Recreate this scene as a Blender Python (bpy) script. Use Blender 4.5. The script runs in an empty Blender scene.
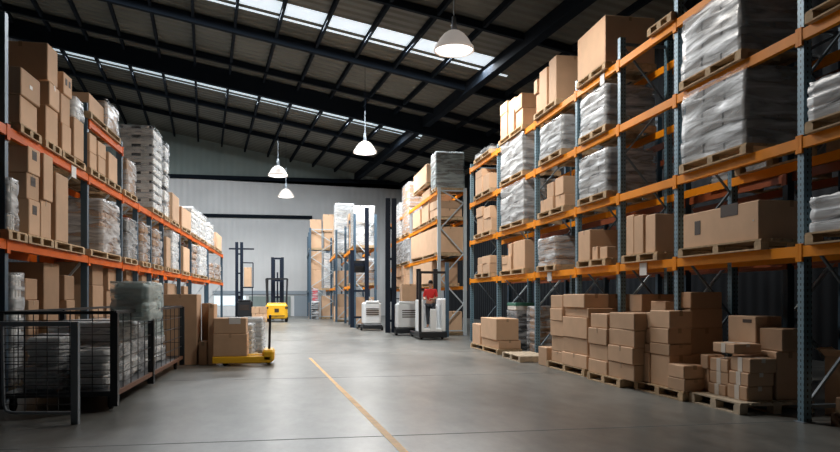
import bpy, bmesh, math, random
from mathutils import Vector, Matrix
random.seed(7)
S = bpy.context.scene
C = S.collection
R = math.radians

# ------------------------------------------------------------------ camera
F_PX, HOR, CAM_H = 700.0, 297.0, 1.6
TH = math.atan(127.0 / F_PX)
sT, cT = math.sin(TH), math.cos(TH)
cd = bpy.data.cameras.new('camera'); cam = bpy.data.objects.new('camera', cd); C.objects.link(cam)
cam.location = (0, 0, CAM_H); cam.rotation_euler = (math.pi / 2, 0, -TH)
cd.sensor_fit = 'HORIZONTAL'; cd.sensor_width = 36.0; cd.lens = 36.0 * F_PX / 840.0
cd.shift_y = (HOR - 226.0) / 840.0; cd.clip_end = 300; cd.clip_start = 0.05
S.camera = cam

# ------------------------------------------------------------------ world, light, exposure
S.view_settings.view_transform = 'Standard'; S.view_settings.look = 'None'
S.view_settings.gamma = 1.0; S.view_settings.use_curve_mapping = False
S.view_settings.exposure = -0.06
w = bpy.data.worlds.new('world'); S.world = w; w.use_nodes = True
w.node_tree.nodes['Background'].inputs[0].default_value = (0.45, 0.62, 0.85, 1)
w.node_tree.nodes['Background'].inputs[1].default_value = 0.004

# roof plane: z = RZ0 - RK * u, u measured across the purlins
RZ0, RK = 14.555, 0.1921
D1 = Vector((-0.11824, 0.99298)); P1 = Vector((D1.y, -D1.x))
def roof_z(x, y): return RZ0 - RK * (x * P1.x + y * P1.y)
TILT_X = math.atan(RK * P1.x)

def area(x, y, sx, sy, power, col, drop=0.25):
    l = bpy.data.lights.new('skylight_daylight', 'AREA'); l.shape = 'RECTANGLE'; l.size = sx; l.size_y = sy
    l.energy = power; l.color = col; l.spread = R(180)
    o = bpy.data.objects.new('skylight_daylight', l); C.objects.link(o)
    o.location = (x, y, roof_z(x, y) - drop); o.rotation_euler = (0, TILT_X, 0)
area(-2.0, 30.55, 22.0, 1.2, 5600, (0.94, 0.97, 1.0))
area(-3.5, 44.7, 20.0, 0.8, 4800, (0.92, 0.97, 1.0))
LAMP_POWER = 2600

# ------------------------------------------------------------------ helpers
def ray(px): return (sT * F_PX + cT * (px - 420), cT * F_PX - sT * (px - 420))
def yat(px, X): a, b = ray(px); return b * X / a
def dep(X, Y): return X * sT + Y * cT
def zat(py, X, Y): return CAM_H + (HOR - py) * dep(X, Y) / F_PX
def gp(px, py, z=0.0):
    k = (CAM_H - z) / (py - HOR); a, b = ray(px); return a * k, b * k
def xat(px, Y): a, b = ray(px); return a * Y / b

LABELS = {}
def tag(o, label=None, cat=None, group=None, kind=None):
    if label:
        n = len(label.split())
        if not 4 <= n <= 16: print('LABEL LENGTH', n, label)
        if label in LABELS: print('DUPLICATE LABEL', label)
        LABELS[label] = 1
        o['label'] = label
    if cat: o['category'] = cat
    if group: o['group'] = group
    if kind: o['kind'] = kind
    return o
def empty(name, loc, label=None, cat=None, group=None, rz=0):
    o = bpy.data.objects.new(name, None); C.objects.link(o); o.location = loc; o.rotation_euler = (0, 0, rz)
    o.empty_display_size = 0.1
    return tag(o, label, cat, group)

class MB:
    def __init__(s): s.v = []; s.f = []; s.m = []
    def add(s, vs, fs, mi=0):
        n = len(s.v); s.v += [tuple(v) for v in vs]; s.f += [tuple(i + n for i in f) for f in fs]; s.m += [mi] * len(fs); return s
    def box(s, x0, x1, y0, y1, z0, z1, mi=0):
        if x0 > x1: x0, x1 = x1, x0
        if y0 > y1: y0, y1 = y1, y0
        vs = [(x, y, z) for z in (z0, z1) for y in (y0, y1) for x in (x0, x1)]
        return s.add(vs, [(0,2,3,1),(4,5,7,6),(0,1,5,4),(2,6,7,3),(0,4,6,2),(1,3,7,5)], mi)
    def cbox(s, x0, x1, y0, y1, z0, z1, c=0.01, mi=0):
        # box with chamfered edges
        cx, cy, cz = (x0+x1)/2, (y0+y1)/2, (z0+z1)/2; hx, hy, hz = abs(x1-x0)/2, abs(y1-y0)/2, abs(z1-z0)/2
        c = min(c, hx*.4, hy*.4, hz*.4)
        def V(sx, sy, sz, a):
            d = [c, c, c]; d[a] = 0
            return (cx+sx*(hx-d[0]), cy+sy*(hy-d[1]), cz+sz*(hz-d[2]))
        idx = {}; vs = []
        for sx in (-1,1):
            for sy in (-1,1):
                for sz in (-1,1):
                    for a in range(3): idx[(sx,sy,sz,a)] = len(vs); vs.append(V(sx,sy,sz,a))
        fs = []
        def put(q, n):
            p = [Vector(vs[i]) for i in q]; nn = (p[1]-p[0]).cross(p[2]-p[0])
            fs.append(tuple(q) if nn.dot(Vector(n)) > 0 else tuple(reversed(q)))
        for a in range(3):
            b, d = [(1,2),(0,2),(0,1)][a]
            for sg in (-1,1):
                q = []
                for sb, sd in ((-1,-1),(1,-1),(1,1),(-1,1)):
                    k = [0,0,0]; k[a] = sg; k[b] = sb; k[d] = sd; q.append(idx[(*k, a)])
                n = [0,0,0]; n[a] = sg; put(q, n)
        for a in range(3):
            b, d = [(1,2),(0,2),(0,1)][a]
            for sb in (-1,1):
                for sd in (-1,1):
                    k0 = [0,0,0]; k0[a] = -1; k0[b] = sb; k0[d] = sd
                    k1 = list(k0); k1[a] = 1
                    q = [idx[(*k0,b)], idx[(*k0,d)], idx[(*k1,d)], idx[(*k1,b)]]
                    n = [0,0,0]; n[b] = sb; n[d] = sd; put(q, n)
        for sx in (-1,1):
            for sy in (-1,1):
                for sz in (-1,1): put([idx[(sx,sy,sz,a)] for a in range(3)], (sx,sy,sz))
        return s.add(vs, fs, mi)
    def bar(s, a, b, w, h=None, mi=0, up=(0,0,1)):
        a, b = Vector(a), Vector(b); d = (b-a).normalized(); up = Vector(up)
        if abs(d.dot(up)) > .98: up = Vector((1,0,0))
        r = d.cross(up).normalized(); u = r.cross(d); h = h or w
        vs = [p + r*(w/2*i) + u*(h/2*j) for p in (a, b) for i, j in ((-1,-1),(1,-1),(1,1),(-1,1))]
        return s.add(vs, [(0,3,2,1),(4,5,6,7),(0,1,5,4),(1,2,6,5),(2,3,7,6),(3,0,4,7)], mi)
    def tube(s, pts, r, n=8, mi=0, rs=None):
        pts = [Vector(p) for p in pts]; rings = []
        for i, p in enumerate(pts):
            d = (pts[min(i+1, len(pts)-1)] - pts[max(i-1, 0)]).normalized()
            up = Vector((0,0,1)) if abs(d.z) < .95 else Vector((1,0,0))
            x = d.cross(up).normalized(); y = x.cross(d); rr = rs[i] if rs else r
            rings.append([p + x*(rr*math.cos(2*math.pi*k/n)) + y*(rr*math.sin(2*math.pi*k/n)) for k in range(n)])
        vs = [v for g in rings for v in g]; fs = []
        for i in range(len(pts)-1):
            for k in range(n): fs.append((i*n+k, i*n+(k+1)%n, (i+1)*n+(k+1)%n, (i+1)*n+k))
        fs.append(tuple(range(n))[::-1]); fs.append(tuple((len(pts)-1)*n+k for k in range(n)))
        return s.add(vs, fs, mi)
    def lathe(s, prof, cx=0, cy=0, cz=0, n=24, mi=0):
        vs = []; fs = []
        for r, z in prof:
            for k in range(n): vs.append((cx+r*math.cos(2*math.pi*k/n), cy+r*math.sin(2*math.pi*k/n), cz+z))
        for i in range(len(prof)-1):
            for k in range(n): fs.append((i*n+k, i*n+(k+1)%n, (i+1)*n+(k+1)%n, (i+1)*n+k))
        return s.add(vs, fs, mi)
    def wheel(s, c, r, wdt, axis='X', n=20, mi=0):
        c = Vector(c); ax = Vector((1,0,0)) if axis == 'X' else Vector((0,1,0))
        k = [(-.5, .8), (-.35, 1), (.35, 1), (.5, .8)]
        return s.tube([c+ax*(wdt*a) for a, _ in k], r, n, mi, [r*b for _, b in k])
    def build(s, name, mat, parent=None, smooth=False, loc=None):
        me = bpy.data.meshes.new(name)
        if loc is not None:
            L = Vector(loc); vv = [tuple(Vector(v)-L) for v in s.v]
        else: vv = s.v
        me.from_pydata(vv, [], s.f); me.update()
        for m in (mat if isinstance(mat, (list, tuple)) else [mat]): me.materials.append(m)
        for p, mi in zip(me.polygons, s.m): p.material_index = mi; p.use_smooth = smooth
        o = bpy.data.objects.new(name, me); C.objects.link(o)
        if loc is not None: o.location = loc
        if parent: o.parent = parent
        return o

# ------------------------------------------------------------------ materials
MATS = {}
def mat(name, col, rough=0.6, metal=0.0, var=0.0, noise=0.0, nscale=5.0, bump=0.0, bscale=20.0, spec=0.5):
    if name in MATS: return MATS[name]
    m = bpy.data.materials.new(name); m.use_nodes = True; nt = m.node_tree; b = nt.nodes['Principled BSDF']
    b.inputs['Base Color'].default_value = (*col, 1); b.inputs['Roughness'].default_value = rough
    b.inputs['Metallic'].default_value = metal; b.inputs['Specular IOR Level'].default_value = spec
    N = nt.nodes.new; L = nt.links.new
    tc = N('ShaderNodeTexCoord')
    if var or noise:
        rgb = N('ShaderNodeRGB'); rgb.outputs[0].default_value = (*col, 1); last = rgb.outputs[0]
        hs = N('ShaderNodeHueSaturation'); L(last, hs.inputs['Color'])
        val = None
        if var:
            oi = N('ShaderNodeObjectInfo'); mr = N('ShaderNodeMapRange'); L(oi.outputs['Random'], mr.inputs[0])
            mr.inputs[3].default_value = 1-var; mr.inputs[4].default_value = 1+var; val = mr.outputs[0]
        if noise:
            nz = N('ShaderNodeTexNoise'); nz.inputs['Scale'].default_value = nscale; nz.inputs['Detail'].default_value = 5
            L(tc.outputs['Object'], nz.inputs['Vector'])
            mr2 = N('ShaderNodeMapRange'); L(nz.outputs[0], mr2.inputs[0]); mr2.inputs[1].default_value = .3; mr2.inputs[2].default_value = .7
            mr2.inputs[3].default_value = 1-noise; mr2.inputs[4].default_value = 1+noise
            if val:
                mu = N('ShaderNodeMath'); mu.operation = 'MULTIPLY'; L(val, mu.inputs[0]); L(mr2.outputs[0], mu.inputs[1]); val = mu.outputs[0]
            else: val = mr2.outputs[0]
        L(val, hs.inputs['Value']); L(hs.outputs[0], b.inputs['Base Color'])
    if bump:
        nb = N('ShaderNodeTexNoise'); nb.inputs['Scale'].default_value = bscale; L(tc.outputs['Object'], nb.inputs['Vector'])
        bp = N('ShaderNodeBump'); bp.inputs['Strength'].default_value = bump; bp.inputs['Distance'].default_value = .02
        L(nb.outputs[0], bp.inputs['Height']); L(bp.outputs[0], b.inputs['Normal'])
    MATS[name] = m; return m

M_card = mat('cardboard', (0.62, 0.41, 0.265), .8, var=.14, noise=.06, nscale=3, spec=.2)
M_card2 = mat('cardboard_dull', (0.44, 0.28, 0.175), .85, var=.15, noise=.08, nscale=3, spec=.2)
M_tape = mat('packing_tape', (0.42, 0.27, 0.16), .35, spec=.5)
M_wtape = mat('white_packing_tape', (0.75, 0.68, 0.6), .4)
M_lab = mat('paper_label', (0.75, 0.74, 0.72), .6)
M_ink = mat('printed_ink', (0.05, 0.03, 0.02), .7)
M_wood = mat('pallet_wood', (0.50, 0.36, 0.22), .8, var=.2, noise=.25, nscale=9, spec=.2)
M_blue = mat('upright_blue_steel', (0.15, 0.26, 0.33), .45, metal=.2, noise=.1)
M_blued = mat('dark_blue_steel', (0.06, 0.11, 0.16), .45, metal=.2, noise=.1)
M_grey = mat('brace_grey_steel', (0.50, 0.57, 0.61), .5, metal=.0)
M_orange = mat('beam_orange_paint', (0.88, 0.29, 0.008), .5, spec=.12, noise=.12, nscale=2)
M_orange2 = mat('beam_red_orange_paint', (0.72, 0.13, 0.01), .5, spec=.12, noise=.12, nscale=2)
M_beamwood = mat('shelf_timber', (0.42, 0.23, 0.10), .7)
M_brd = mat('brace_dark_blue_steel', (0.13, 0.18, 0.22), .6)
M_black = mat('black_paint', (0.012, 0.014, 0.018), .4)
M_navy = mat('mast_navy_paint', (0.008, 0.014, 0.028), .6, spec=.2)
M_yel = mat('yellow_paint', (0.90, 0.50, 0.02), .4)
M_white = mat('white_paint', (0.82, 0.85, 0.86), .4)
M_rub = mat('rubber', (0.012, 0.012, 0.012), .8)
M_galv = mat('galvanised_steel', (0.30, 0.35, 0.40), .45, metal=.2)
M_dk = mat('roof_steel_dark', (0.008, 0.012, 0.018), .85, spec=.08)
M_core = mat('wrapped_goods_grey', (0.24, 0.23, 0.22), .7, var=.15, noise=.15, nscale=2)
M_corew = mat('wrapped_goods_white', (0.80, 0.79, 0.76), .6, noise=.1)
M_coreb = mat('wrapped_goods_brown', (0.40, 0.25, 0.15), .8, var=.15)
M_paper = mat('paper_white', (0.68, 0.69, 0.68), .7, noise=.08)
M_bag = mat('black_plastic', (0.015, 0.018, 0.022), .3)
M_green = mat('green_box_print', (0.05, 0.22, 0.16), .6)
M_gap = mat('gap_shade', (0.02, 0.02, 0.022), .9)

def film_mat(name, dens, col=(0.66, 0.69, 0.72)):
    m = bpy.data.materials.new(name); m.use_nodes = True; nt = m.node_tree; N = nt.nodes.new; L = nt.links.new
    out = nt.nodes['Material Output']; b = nt.nodes['Principled BSDF']
    b.inputs['Base Color'].default_value = (*col, 1); b.inputs['Roughness'].default_value = .30
    b.inputs['Specular IOR Level'].default_value = 1.0
    tc = N('ShaderNodeTexCoord'); mp = N('ShaderNodeMapping'); mp.inputs['Rotation'].default_value = (R(-7), 0, R(3)); mp.inputs['Scale'].default_value = (.8, .7, 4.5)
    L(tc.outputs['Object'], mp.inputs[0])
    nz = N('ShaderNodeTexNoise'); nz.inputs['Scale'].default_value = 1.6; nz.inputs['Detail'].default_value = 6; nz.inputs['Distortion'].default_value = .6
    L(mp.outputs[0], nz.inputs['Vector'])
    mr = N('ShaderNodeMapRange'); L(nz.outputs[0], mr.inputs[0]); mr.inputs[1].default_value = .38; mr.inputs[2].default_value = .66
    mr.inputs[3].default_value = max(0, dens-.42); mr.inputs[4].default_value = min(1, dens+.35)
    tr = N('ShaderNodeBsdfTransparent'); mx = N('ShaderNodeMixShader')
    L(mr.outputs[0], mx.inputs[0]); L(tr.outputs[0], mx.inputs[1]); L(b.outputs[0], mx.inputs[2]); L(mx.outputs[0], out.inputs[0])
    bp = N('ShaderNodeBump'); bp.inputs['Strength'].default_value = .30; bp.inputs['Distance'].default_value = .04
    L(nz.outputs[0], bp.inputs['Height']); L(bp.outputs[0], b.inputs['Normal'])
    return m
M_film = film_mat('stretch_film', .56)
M_filml = film_mat('stretch_film_thin', .38)
M_filmt = film_mat('stretch_film_sheer', .2)
M_filmg = film_mat('stretch_film_greenish', .55, (0.62, 0.72, 0.72))

def upright_mat():
    m = mat('upright_blue_steel_punched', (0.15, 0.26, 0.33), .45, metal=.2, noise=.1); nt = m.node_tree; N = nt.nodes.new; L = nt.links.new
    b = nt.nodes['Principled BSDF']; src = b.inputs['Base Color'].links[0].from_socket
    tc = N('ShaderNodeTexCoord'); sp = N('ShaderNodeSeparateXYZ'); L(tc.outputs['Object'], sp.inputs[0])
    def band(sock, per, lo, hi):
        a = N('ShaderNodeMath'); a.operation = 'DIVIDE'; a.inputs[1].default_value = per; L(sock, a.inputs[0])
        f = N('ShaderNodeMath'); f.operation = 'FRACT'; L(a.outputs[0], f.inputs[0])
        g = N('ShaderNodeMath'); g.operation = 'GREATER_THAN'; g.inputs[1].default_value = lo; L(f.outputs[0], g.inputs[0])
        h = N('ShaderNodeMath'); h.operation = 'LESS_THAN'; h.inputs[1].default_value = hi; L(f.outputs[0], h.inputs[0])
        k = N('ShaderNodeMath'); k.operation = 'MULTIPLY'; L(g.outputs[0], k.inputs[0]); L(h.outputs[0], k.inputs[1]); return k.outputs[0]
    z = band(sp.outputs['Z'], .075, .25, .7)
    ad = N('ShaderNodeMath'); ad.operation = 'ADD'; L(sp.outputs['X'], ad.inputs[0]); L(sp.outputs['Y'], ad.inputs[1])
    x = band(ad.outputs[0], .06, .3, .62)
    k = N('ShaderNodeMath'); k.operation = 'MULTIPLY'; L(z, k.inputs[0]); L(x, k.inputs[1])
    mx = N('ShaderNodeMix'); mx.data_type = 'RGBA'; L(k.outputs[0], mx.inputs[0]); L(src, mx.inputs[6]); mx.inputs[7].default_value = (.01, .015, .02, 1)
    L(mx.outputs[2], b.inputs['Base Color']); return m
M_punch = upright_mat()

def cladding(name, col, axis, per, strength=.5, rough=.6, noise=.08):
    m = mat(name, col, rough, noise=noise, nscale=.35, spec=.12); nt = m.node_tree; N = nt.nodes.new; L = nt.links.new
    b = nt.nodes['Principled BSDF']; tc = N('ShaderNodeTexCoord'); sp = N('ShaderNodeSeparateXYZ'); L(tc.outputs['Object'], sp.inputs[0])
    a = N('ShaderNodeMath'); a.operation = 'MULTIPLY'; a.inputs[1].default_value = 2*math.pi/per; L(sp.outputs[axis], a.inputs[0])
    s_ = N('ShaderNodeMath'); s_.operation = 'SINE'; L(a.outputs[0], s_.inputs[0])
    bp = N('ShaderNodeBump'); bp.inputs['Strength'].default_value = strength; bp.inputs['Distance'].default_value = .04
    L(s_.outputs[0], bp.inputs['Height']); L(bp.outputs[0], b.inputs['Normal']); return m
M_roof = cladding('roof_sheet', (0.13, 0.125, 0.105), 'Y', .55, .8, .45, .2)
M_wallb = cladding('wall_cladding_pale', (0.66, 0.67, 0.68), 'X', .5, .25)
M_wallt = cladding('wall_cladding_grey_green', (0.24, 0.29, 0.28), 'X', .5, .25)
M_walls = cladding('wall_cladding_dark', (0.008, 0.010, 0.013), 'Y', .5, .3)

def floor_mat():
    m = bpy.data.materials.new('polished_concrete'); m.use_nodes = True; nt = m.node_tree; N = nt.nodes.new; L = nt.links.new
    b = nt.nodes['Principled BSDF']; tc = N('ShaderNodeTexCoord')
    n1 = N('ShaderNodeTexNoise'); n1.inputs['Scale'].default_value = .35; n1.inputs['Detail'].default_value = 8; n1.inputs['Roughness'].default_value = .62
    n2 = N('ShaderNodeTexNoise'); n2.inputs['Scale'].default_value = 2.6; n2.inputs['Detail'].default_value = 10; n2.inputs['Roughness'].default_value = .7
    mp = N('ShaderNodeMapping'); mp.inputs['Scale'].default_value = (1, .45, 1); L(tc.outputs['Object'], mp.inputs[0]); L(mp.outputs[0], n1.inputs[0]); L(mp.outputs[0], n2.inputs[0])
    mx = N('ShaderNodeMath'); mx.operation = 'MULTIPLY_ADD'; mx.inputs[1].default_value = .55; L(n1.outputs[0], mx.inputs[0])
    m3 = N('ShaderNodeMath'); m3.operation = 'MULTIPLY'; m3.inputs[1].default_value = .45; L(n2.outputs[0], m3.inputs[0]); L(m3.outputs[0], mx.inputs[2])
    cr = N('ShaderNodeValToRGB'); L(mx.outputs[0], cr.inputs[0])
    cr.color_ramp.elements[0].position = .35; cr.color_ramp.elements[0].color = (0.066, 0.068, 0.063, 1)
    cr.color_ramp.elements[1].position = .65; cr.color_ramp.elements[1].color = (0.225, 0.222, 0.205, 1)
    L(cr.outputs[0], b.inputs['Base Color'])
    rr = N('ShaderNodeMapRange'); L(n1.outputs[0], rr.inputs[0]); rr.inputs[3].default_value = .2; rr.inputs[4].default_value = .45
    L(rr.outputs[0], b.inputs['Roughness'])
    bp = N('ShaderNodeBump'); bp.inputs['Strength'].default_value = .06; L(n2.outputs[0], bp.inputs['Height']); L(bp.outputs[0], b.inputs['Normal'])
    return m
def emis(name, col, st):
    m = bpy.data.materials.new(name); m.use_nodes = True; b = m.node_tree.nodes['Principled BSDF']
    b.inputs['Base Color'].default_value = (*col, 1); b.inputs['Emission Color'].default_value = (*col, 1); b.inputs['Emission Strength'].default_value = st
    return m
M_sky = emis('skylight_sheet_daylit', (0.80, 0.91, 1.0), .75)
M_sky2 = emis('skylight_sheet_daylit_far', (0.72, 0.86, 0.95), .6)
M_lampglow = emis('lamp_glass_lit', (1.0, 0.97, 0.92), 2.4)
M_shade = emis('lamp_shade_glowing', (0.62, 0.56, 0.51), .42)  # glow stands in for light falling on the shades from outside
M_winlit = emis('back_window_daylit', (0.75, 0.88, 0.95), .55)

# ------------------------------------------------------------------ setting
XW0, XW1, YB, YF = -15.0, 13.0, 60.0, -2.0
def struct(o): o['kind'] = 'structure'; return o
struct(MB().box(XW0-.2, XW1+.2, YF-6, YB+.2, -.2, 0).build('floor', floor_mat()))
mk = MB()
def line(pa, pb, wd):
    a = Vector((*gp(*pa), 0)); b = Vector((*gp(*pb), 0)); d = (b-a).normalized(); n = Vector((d.y, -d.x, 0))*wd/2
    mk.add([a-n, a+n, b+n, b-n, a-n+Vector((0,0,.002)), a+n+Vector((0,0,.002)), b+n+Vector((0,0,.002)), b-n+Vector((0,0,.002))], [(0,1,2,3),(4,5,6,7),(0,4,5,1),(2,6,7,3),(1,5,6,2),(0,3,7,4)])
line((414, 462), (338, 386), .09); line((338, 386), (310, 358), .07)
struct(mk.build('trim_1', mat('floor_line_yellow', (0.72, 0.40, 0.09), .6, noise=.2, nscale=4)))
jt = MB()
for y in (8.0, 14.0, 20.0, 26.0, 32.0, 40.0, 50.0): jt.box(-14.9, 12.9, y-.012, y+.012, 0, .0015)
struct(jt.build('trim_2', mat('floor_joint', (0.09, 0.10, 0.10), .8)))

def slab(x0, x1, y0, y1, t, name, m, off=0.0):
    vs = [(x, y, roof_z(x, y)+off+dz) for dz in (0, t) for y in (y0, y1) for x in (x0, x1)]
    return MB().add(vs, [(0,2,3,1),(4,5,7,6),(0,1,5,4),(2,6,7,3),(0,4,6,2),(1,3,7,5)]).build(name, m)
bands = [(YF-6, 29.9), (31.2, 31.45), (31.75, 44.2), (44.7, 45.0), (45.25, YB+.2)]
rf = MB()
def slab_mb(mb, x0, x1, y0, y1, t=.12):
    vs = [(x, y, roof_z(x, y)+dz) for dz in (0, t) for y in (y0, y1) for x in (x0, x1)]
    mb.add(vs, [(0,2,3,1),(4,5,7,6),(0,1,5,4),(2,6,7,3),(0,4,6,2),(1,3,7,5)])
for a, b in bands: slab_mb(rf, XW0-.2, XW1+.2, a, b)
for a, b, x0, x1 in ((29.9, 31.2, -13, 8.9), (31.45, 31.75, -13, 9.9), (44.2, 44.7, -14.6, 8.2), (45.0, 45.25, -14.6, 8.2)):
    slab_mb(rf, XW0-.2, x0, a, b); slab_mb(rf, x1, XW1+.2, a, b)
struct(rf.build('ceiling', M_roof))
for i, (a, b, x0, x1, m) in enumerate(((29.9, 31.2, -13, 8.9, M_sky), (31.45, 31.75, -13, 9.9, M_sky), (44.2, 44.7, -14.6, 8.2, M_sky2), (45.0, 45.25, -14.6, 8.2, M_sky2))):
    struct(slab(x0, x1, a, b, .03, 'window_%d' % (i+1), m, .03))
# purlins and rafters
tn = 3
k = -22.0 + .12 - 1.85*0
us = [12.42 + 1.85*i for i in range(-15, 8)]
for u in us:
    heavy = abs(u-12.42) < .01
    # line p(s) = D1*s + P1*u, clipped to the building
    lo, hi = -60, 90
    for ax, (mn, mx_) in enumerate(((XW0, XW1), (YF-5, YB))):
        d = D1[ax]; p = P1[ax]*u
        a_, b_ = (mn-p)/d, (mx_-p)/d; a_, b_ = min(a_, b_), max(a_, b_); lo, hi = max(lo, a_), min(hi, b_)
    if hi-lo < 1: continue
    wd, hg = (.42, .55) if heavy else (.13, .26)
    A = D1*lo + P1*u; B = D1*hi + P1*u; z = RZ0-RK*u-hg/2-.02
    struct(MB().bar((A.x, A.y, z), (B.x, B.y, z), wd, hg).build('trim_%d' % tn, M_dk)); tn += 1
for y, hg, wd in ((6, .4, .3), (13, .4, .3), (20, .4, .3), (26.9, .28, .2), (33.5, .42, .26), (38.5, .3, .2), (40.6, .95, .35), (48.0, .3, .25), (53.0, .3, .25)):
    z0_, z1_ = roof_z(XW0, y), roof_z(XW1, y)
    t = MB().bar((XW0, y, z0_-hg/2-.05), (XW1, y, z1_-hg/2-.05), wd, hg)
    if False:                       # light lattice below the rafter on the left half
        n = 8
        for i in range(n):
            xa = XW0 + i*1.55; xb = xa+.78; xc = xa+1.55
            pa = (xa, y, roof_z(xa, y)-.4); pb = (xb, y, roof_z(xb, y)-1.45); pc = (xc, y, roof_z(xc, y)-.4)
            t.bar(pa, pb, .07); t.bar(pb, pc, .07)
        t.bar((XW0, y, roof_z(XW0, y)-1.45), (XW0+n*1.55, y, roof_z(XW0+n*1.55, y)-1.45), .12)
    struct(t.build('trim_%d' % tn, M_dk)); tn += 1
# curved knee braces by the heavy girder
# back wall in three bands, following the roof
Z1, Z2 = zat(178, -5, YB), zat(292, -2, YB)
struct(MB().box(XW0, XW1, YB, YB+.15, 0, Z1).build('wall_back', M_wallb))
zr0, zr1 = roof_z(XW0, YB)+.1, roof_z(XW1, YB)+.1
struct(MB().add([(XW0, YB, Z1), (XW1, YB, min(Z1, zr1)), (XW1, YB, zr1), (XW0, YB, zr0), (XW0, YB+.15, Z1), (XW1, YB+.15, min(Z1, zr1)), (XW1, YB+.15, zr1), (XW0, YB+.15, zr0)],
    [(0,1,2,3),(7,6,5,4),(3,2,6,7),(0,4,5,1),(0,3,7,4),(1,5,6,2)]).build('wall_back_upper', M_wallt))
struct(MB().box(XW0, 9.5, YB-.18, YB, Z1-.16, Z1+.16).build('trim_%d' % tn, M_dk)); tn += 1
zb = zat(216, -5, YB); struct(MB().box(-8.5, 1.6, YB-.15, YB, zb-.14, zb+.14).build('trim_%d' % tn, M_dk)); tn += 1
struct(MB().box(-6.5, 2.5, YB-.12, YB, Z2-.2, Z2+.1).build('trim_%d' % tn, M_galv)); tn += 1
d_ = struct(MB().box(-3.6, -.2, YB-.1, YB, 0, Z2-.35).build('door_1', M_wallt))
struct(MB().box(-6.4, -3.9, YB-.08, YB, .9, Z2-.35).build('window_6', M_winlit))
struct(MB().box(.1, 1.3, YB-.1, YB, 0, Z2-.3).build('door_2', M_galv))
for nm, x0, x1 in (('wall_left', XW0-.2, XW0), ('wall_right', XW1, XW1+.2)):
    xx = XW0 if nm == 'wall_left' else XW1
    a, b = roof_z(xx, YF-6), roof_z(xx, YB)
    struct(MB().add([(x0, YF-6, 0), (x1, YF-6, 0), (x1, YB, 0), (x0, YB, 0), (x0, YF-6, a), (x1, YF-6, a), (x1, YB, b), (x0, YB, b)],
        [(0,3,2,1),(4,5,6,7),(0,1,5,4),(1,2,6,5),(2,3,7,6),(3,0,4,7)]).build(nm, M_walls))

# ------------------------------------------------------------------ pendant lamps
LH = 8.8
for i, (px, py, lab) in enumerate(((454, 51, 'white dome pendant lamp, the nearest and largest, hanging over the aisle'),
        (365, 153, 'dome pendant lamp hanging in the middle distance, second nearest'),
        (278, 176, 'dome pendant lamp hanging before the back wall beam, left of the aisle'),
        (286, 197, 'smallest and farthest dome pendant lamp, hanging low against the back wall'), (500, -60, 'added dome lamp above the near aisle, unseen, lighting the near right rack'))):
    D = (LH-CAM_H)*F_PX/(HOR-py); a, b = ray(px); x, y = a*D/F_PX, b*D/F_PX
    if i == 4: x, y = 3.0, 13.6  # last lamp is added out of view to light the near right rack
    t = empty('pendant_lamp', (x, y, LH), lab, 'lamp', 'dome pendant lamps over the aisle')
    MB().lathe([(a_*1.19, b_*1.19) for a_, b_ in [(.0, .50), (.09, .50), (.16, .47), (.26, .40), (.35, .29), (.42, .17), (.45, .11), (.485, .09), (.495, .0), (.47, .0), (.455, .06), (.39, .16), (.32, .27), (.2, .38), (0, .45)]], n=32).build('lamp_shade', M_shade, t, True)
    MB().lathe([(a_*1.19, b_*1.19) for a_, b_ in [(0, -.05), (.25, -.035), (.42, -.005), (.455, .03), (0, .04)]], n=32).build('lamp_glass', M_lampglow, t, True)
    MB().lathe([(a_*1.19, b_*1.19) for a_, b_ in [(0, .84), (.05, .84), (.06, .66), (.08, .48), (0, .48)]], n=16).build('lamp_cap', M_galv, t, True)
    top = roof_z(x, y)-LH-.02
    MB().tube([(0, 0, .84), (0, 0, top if i in (0, 4) else 2.1)], .022, 8).build('rod', M_galv, t)
    if 0 < i < 4: MB().tube([(0, 0, 2.1), (0, 0, top)], .012, 6).build('shaded_rod', M_dk, t)  # upper rod drawn thin and dark, its shade put into the colour
    l = bpy.data.lights.new('lamp_light', 'SPOT'); l.energy = LAMP_POWER*(.95, .9, .5, .5, .55)[i]; l.color = (1, .95, .88); l.spot_size = R(172); l.spot_blend = .5; l.shadow_soft_size = .3
    lo = bpy.data.objects.new('lamp_light', l); C.objects.link(lo); lo.parent = t; lo.location = (0, 0, -.08)

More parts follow.
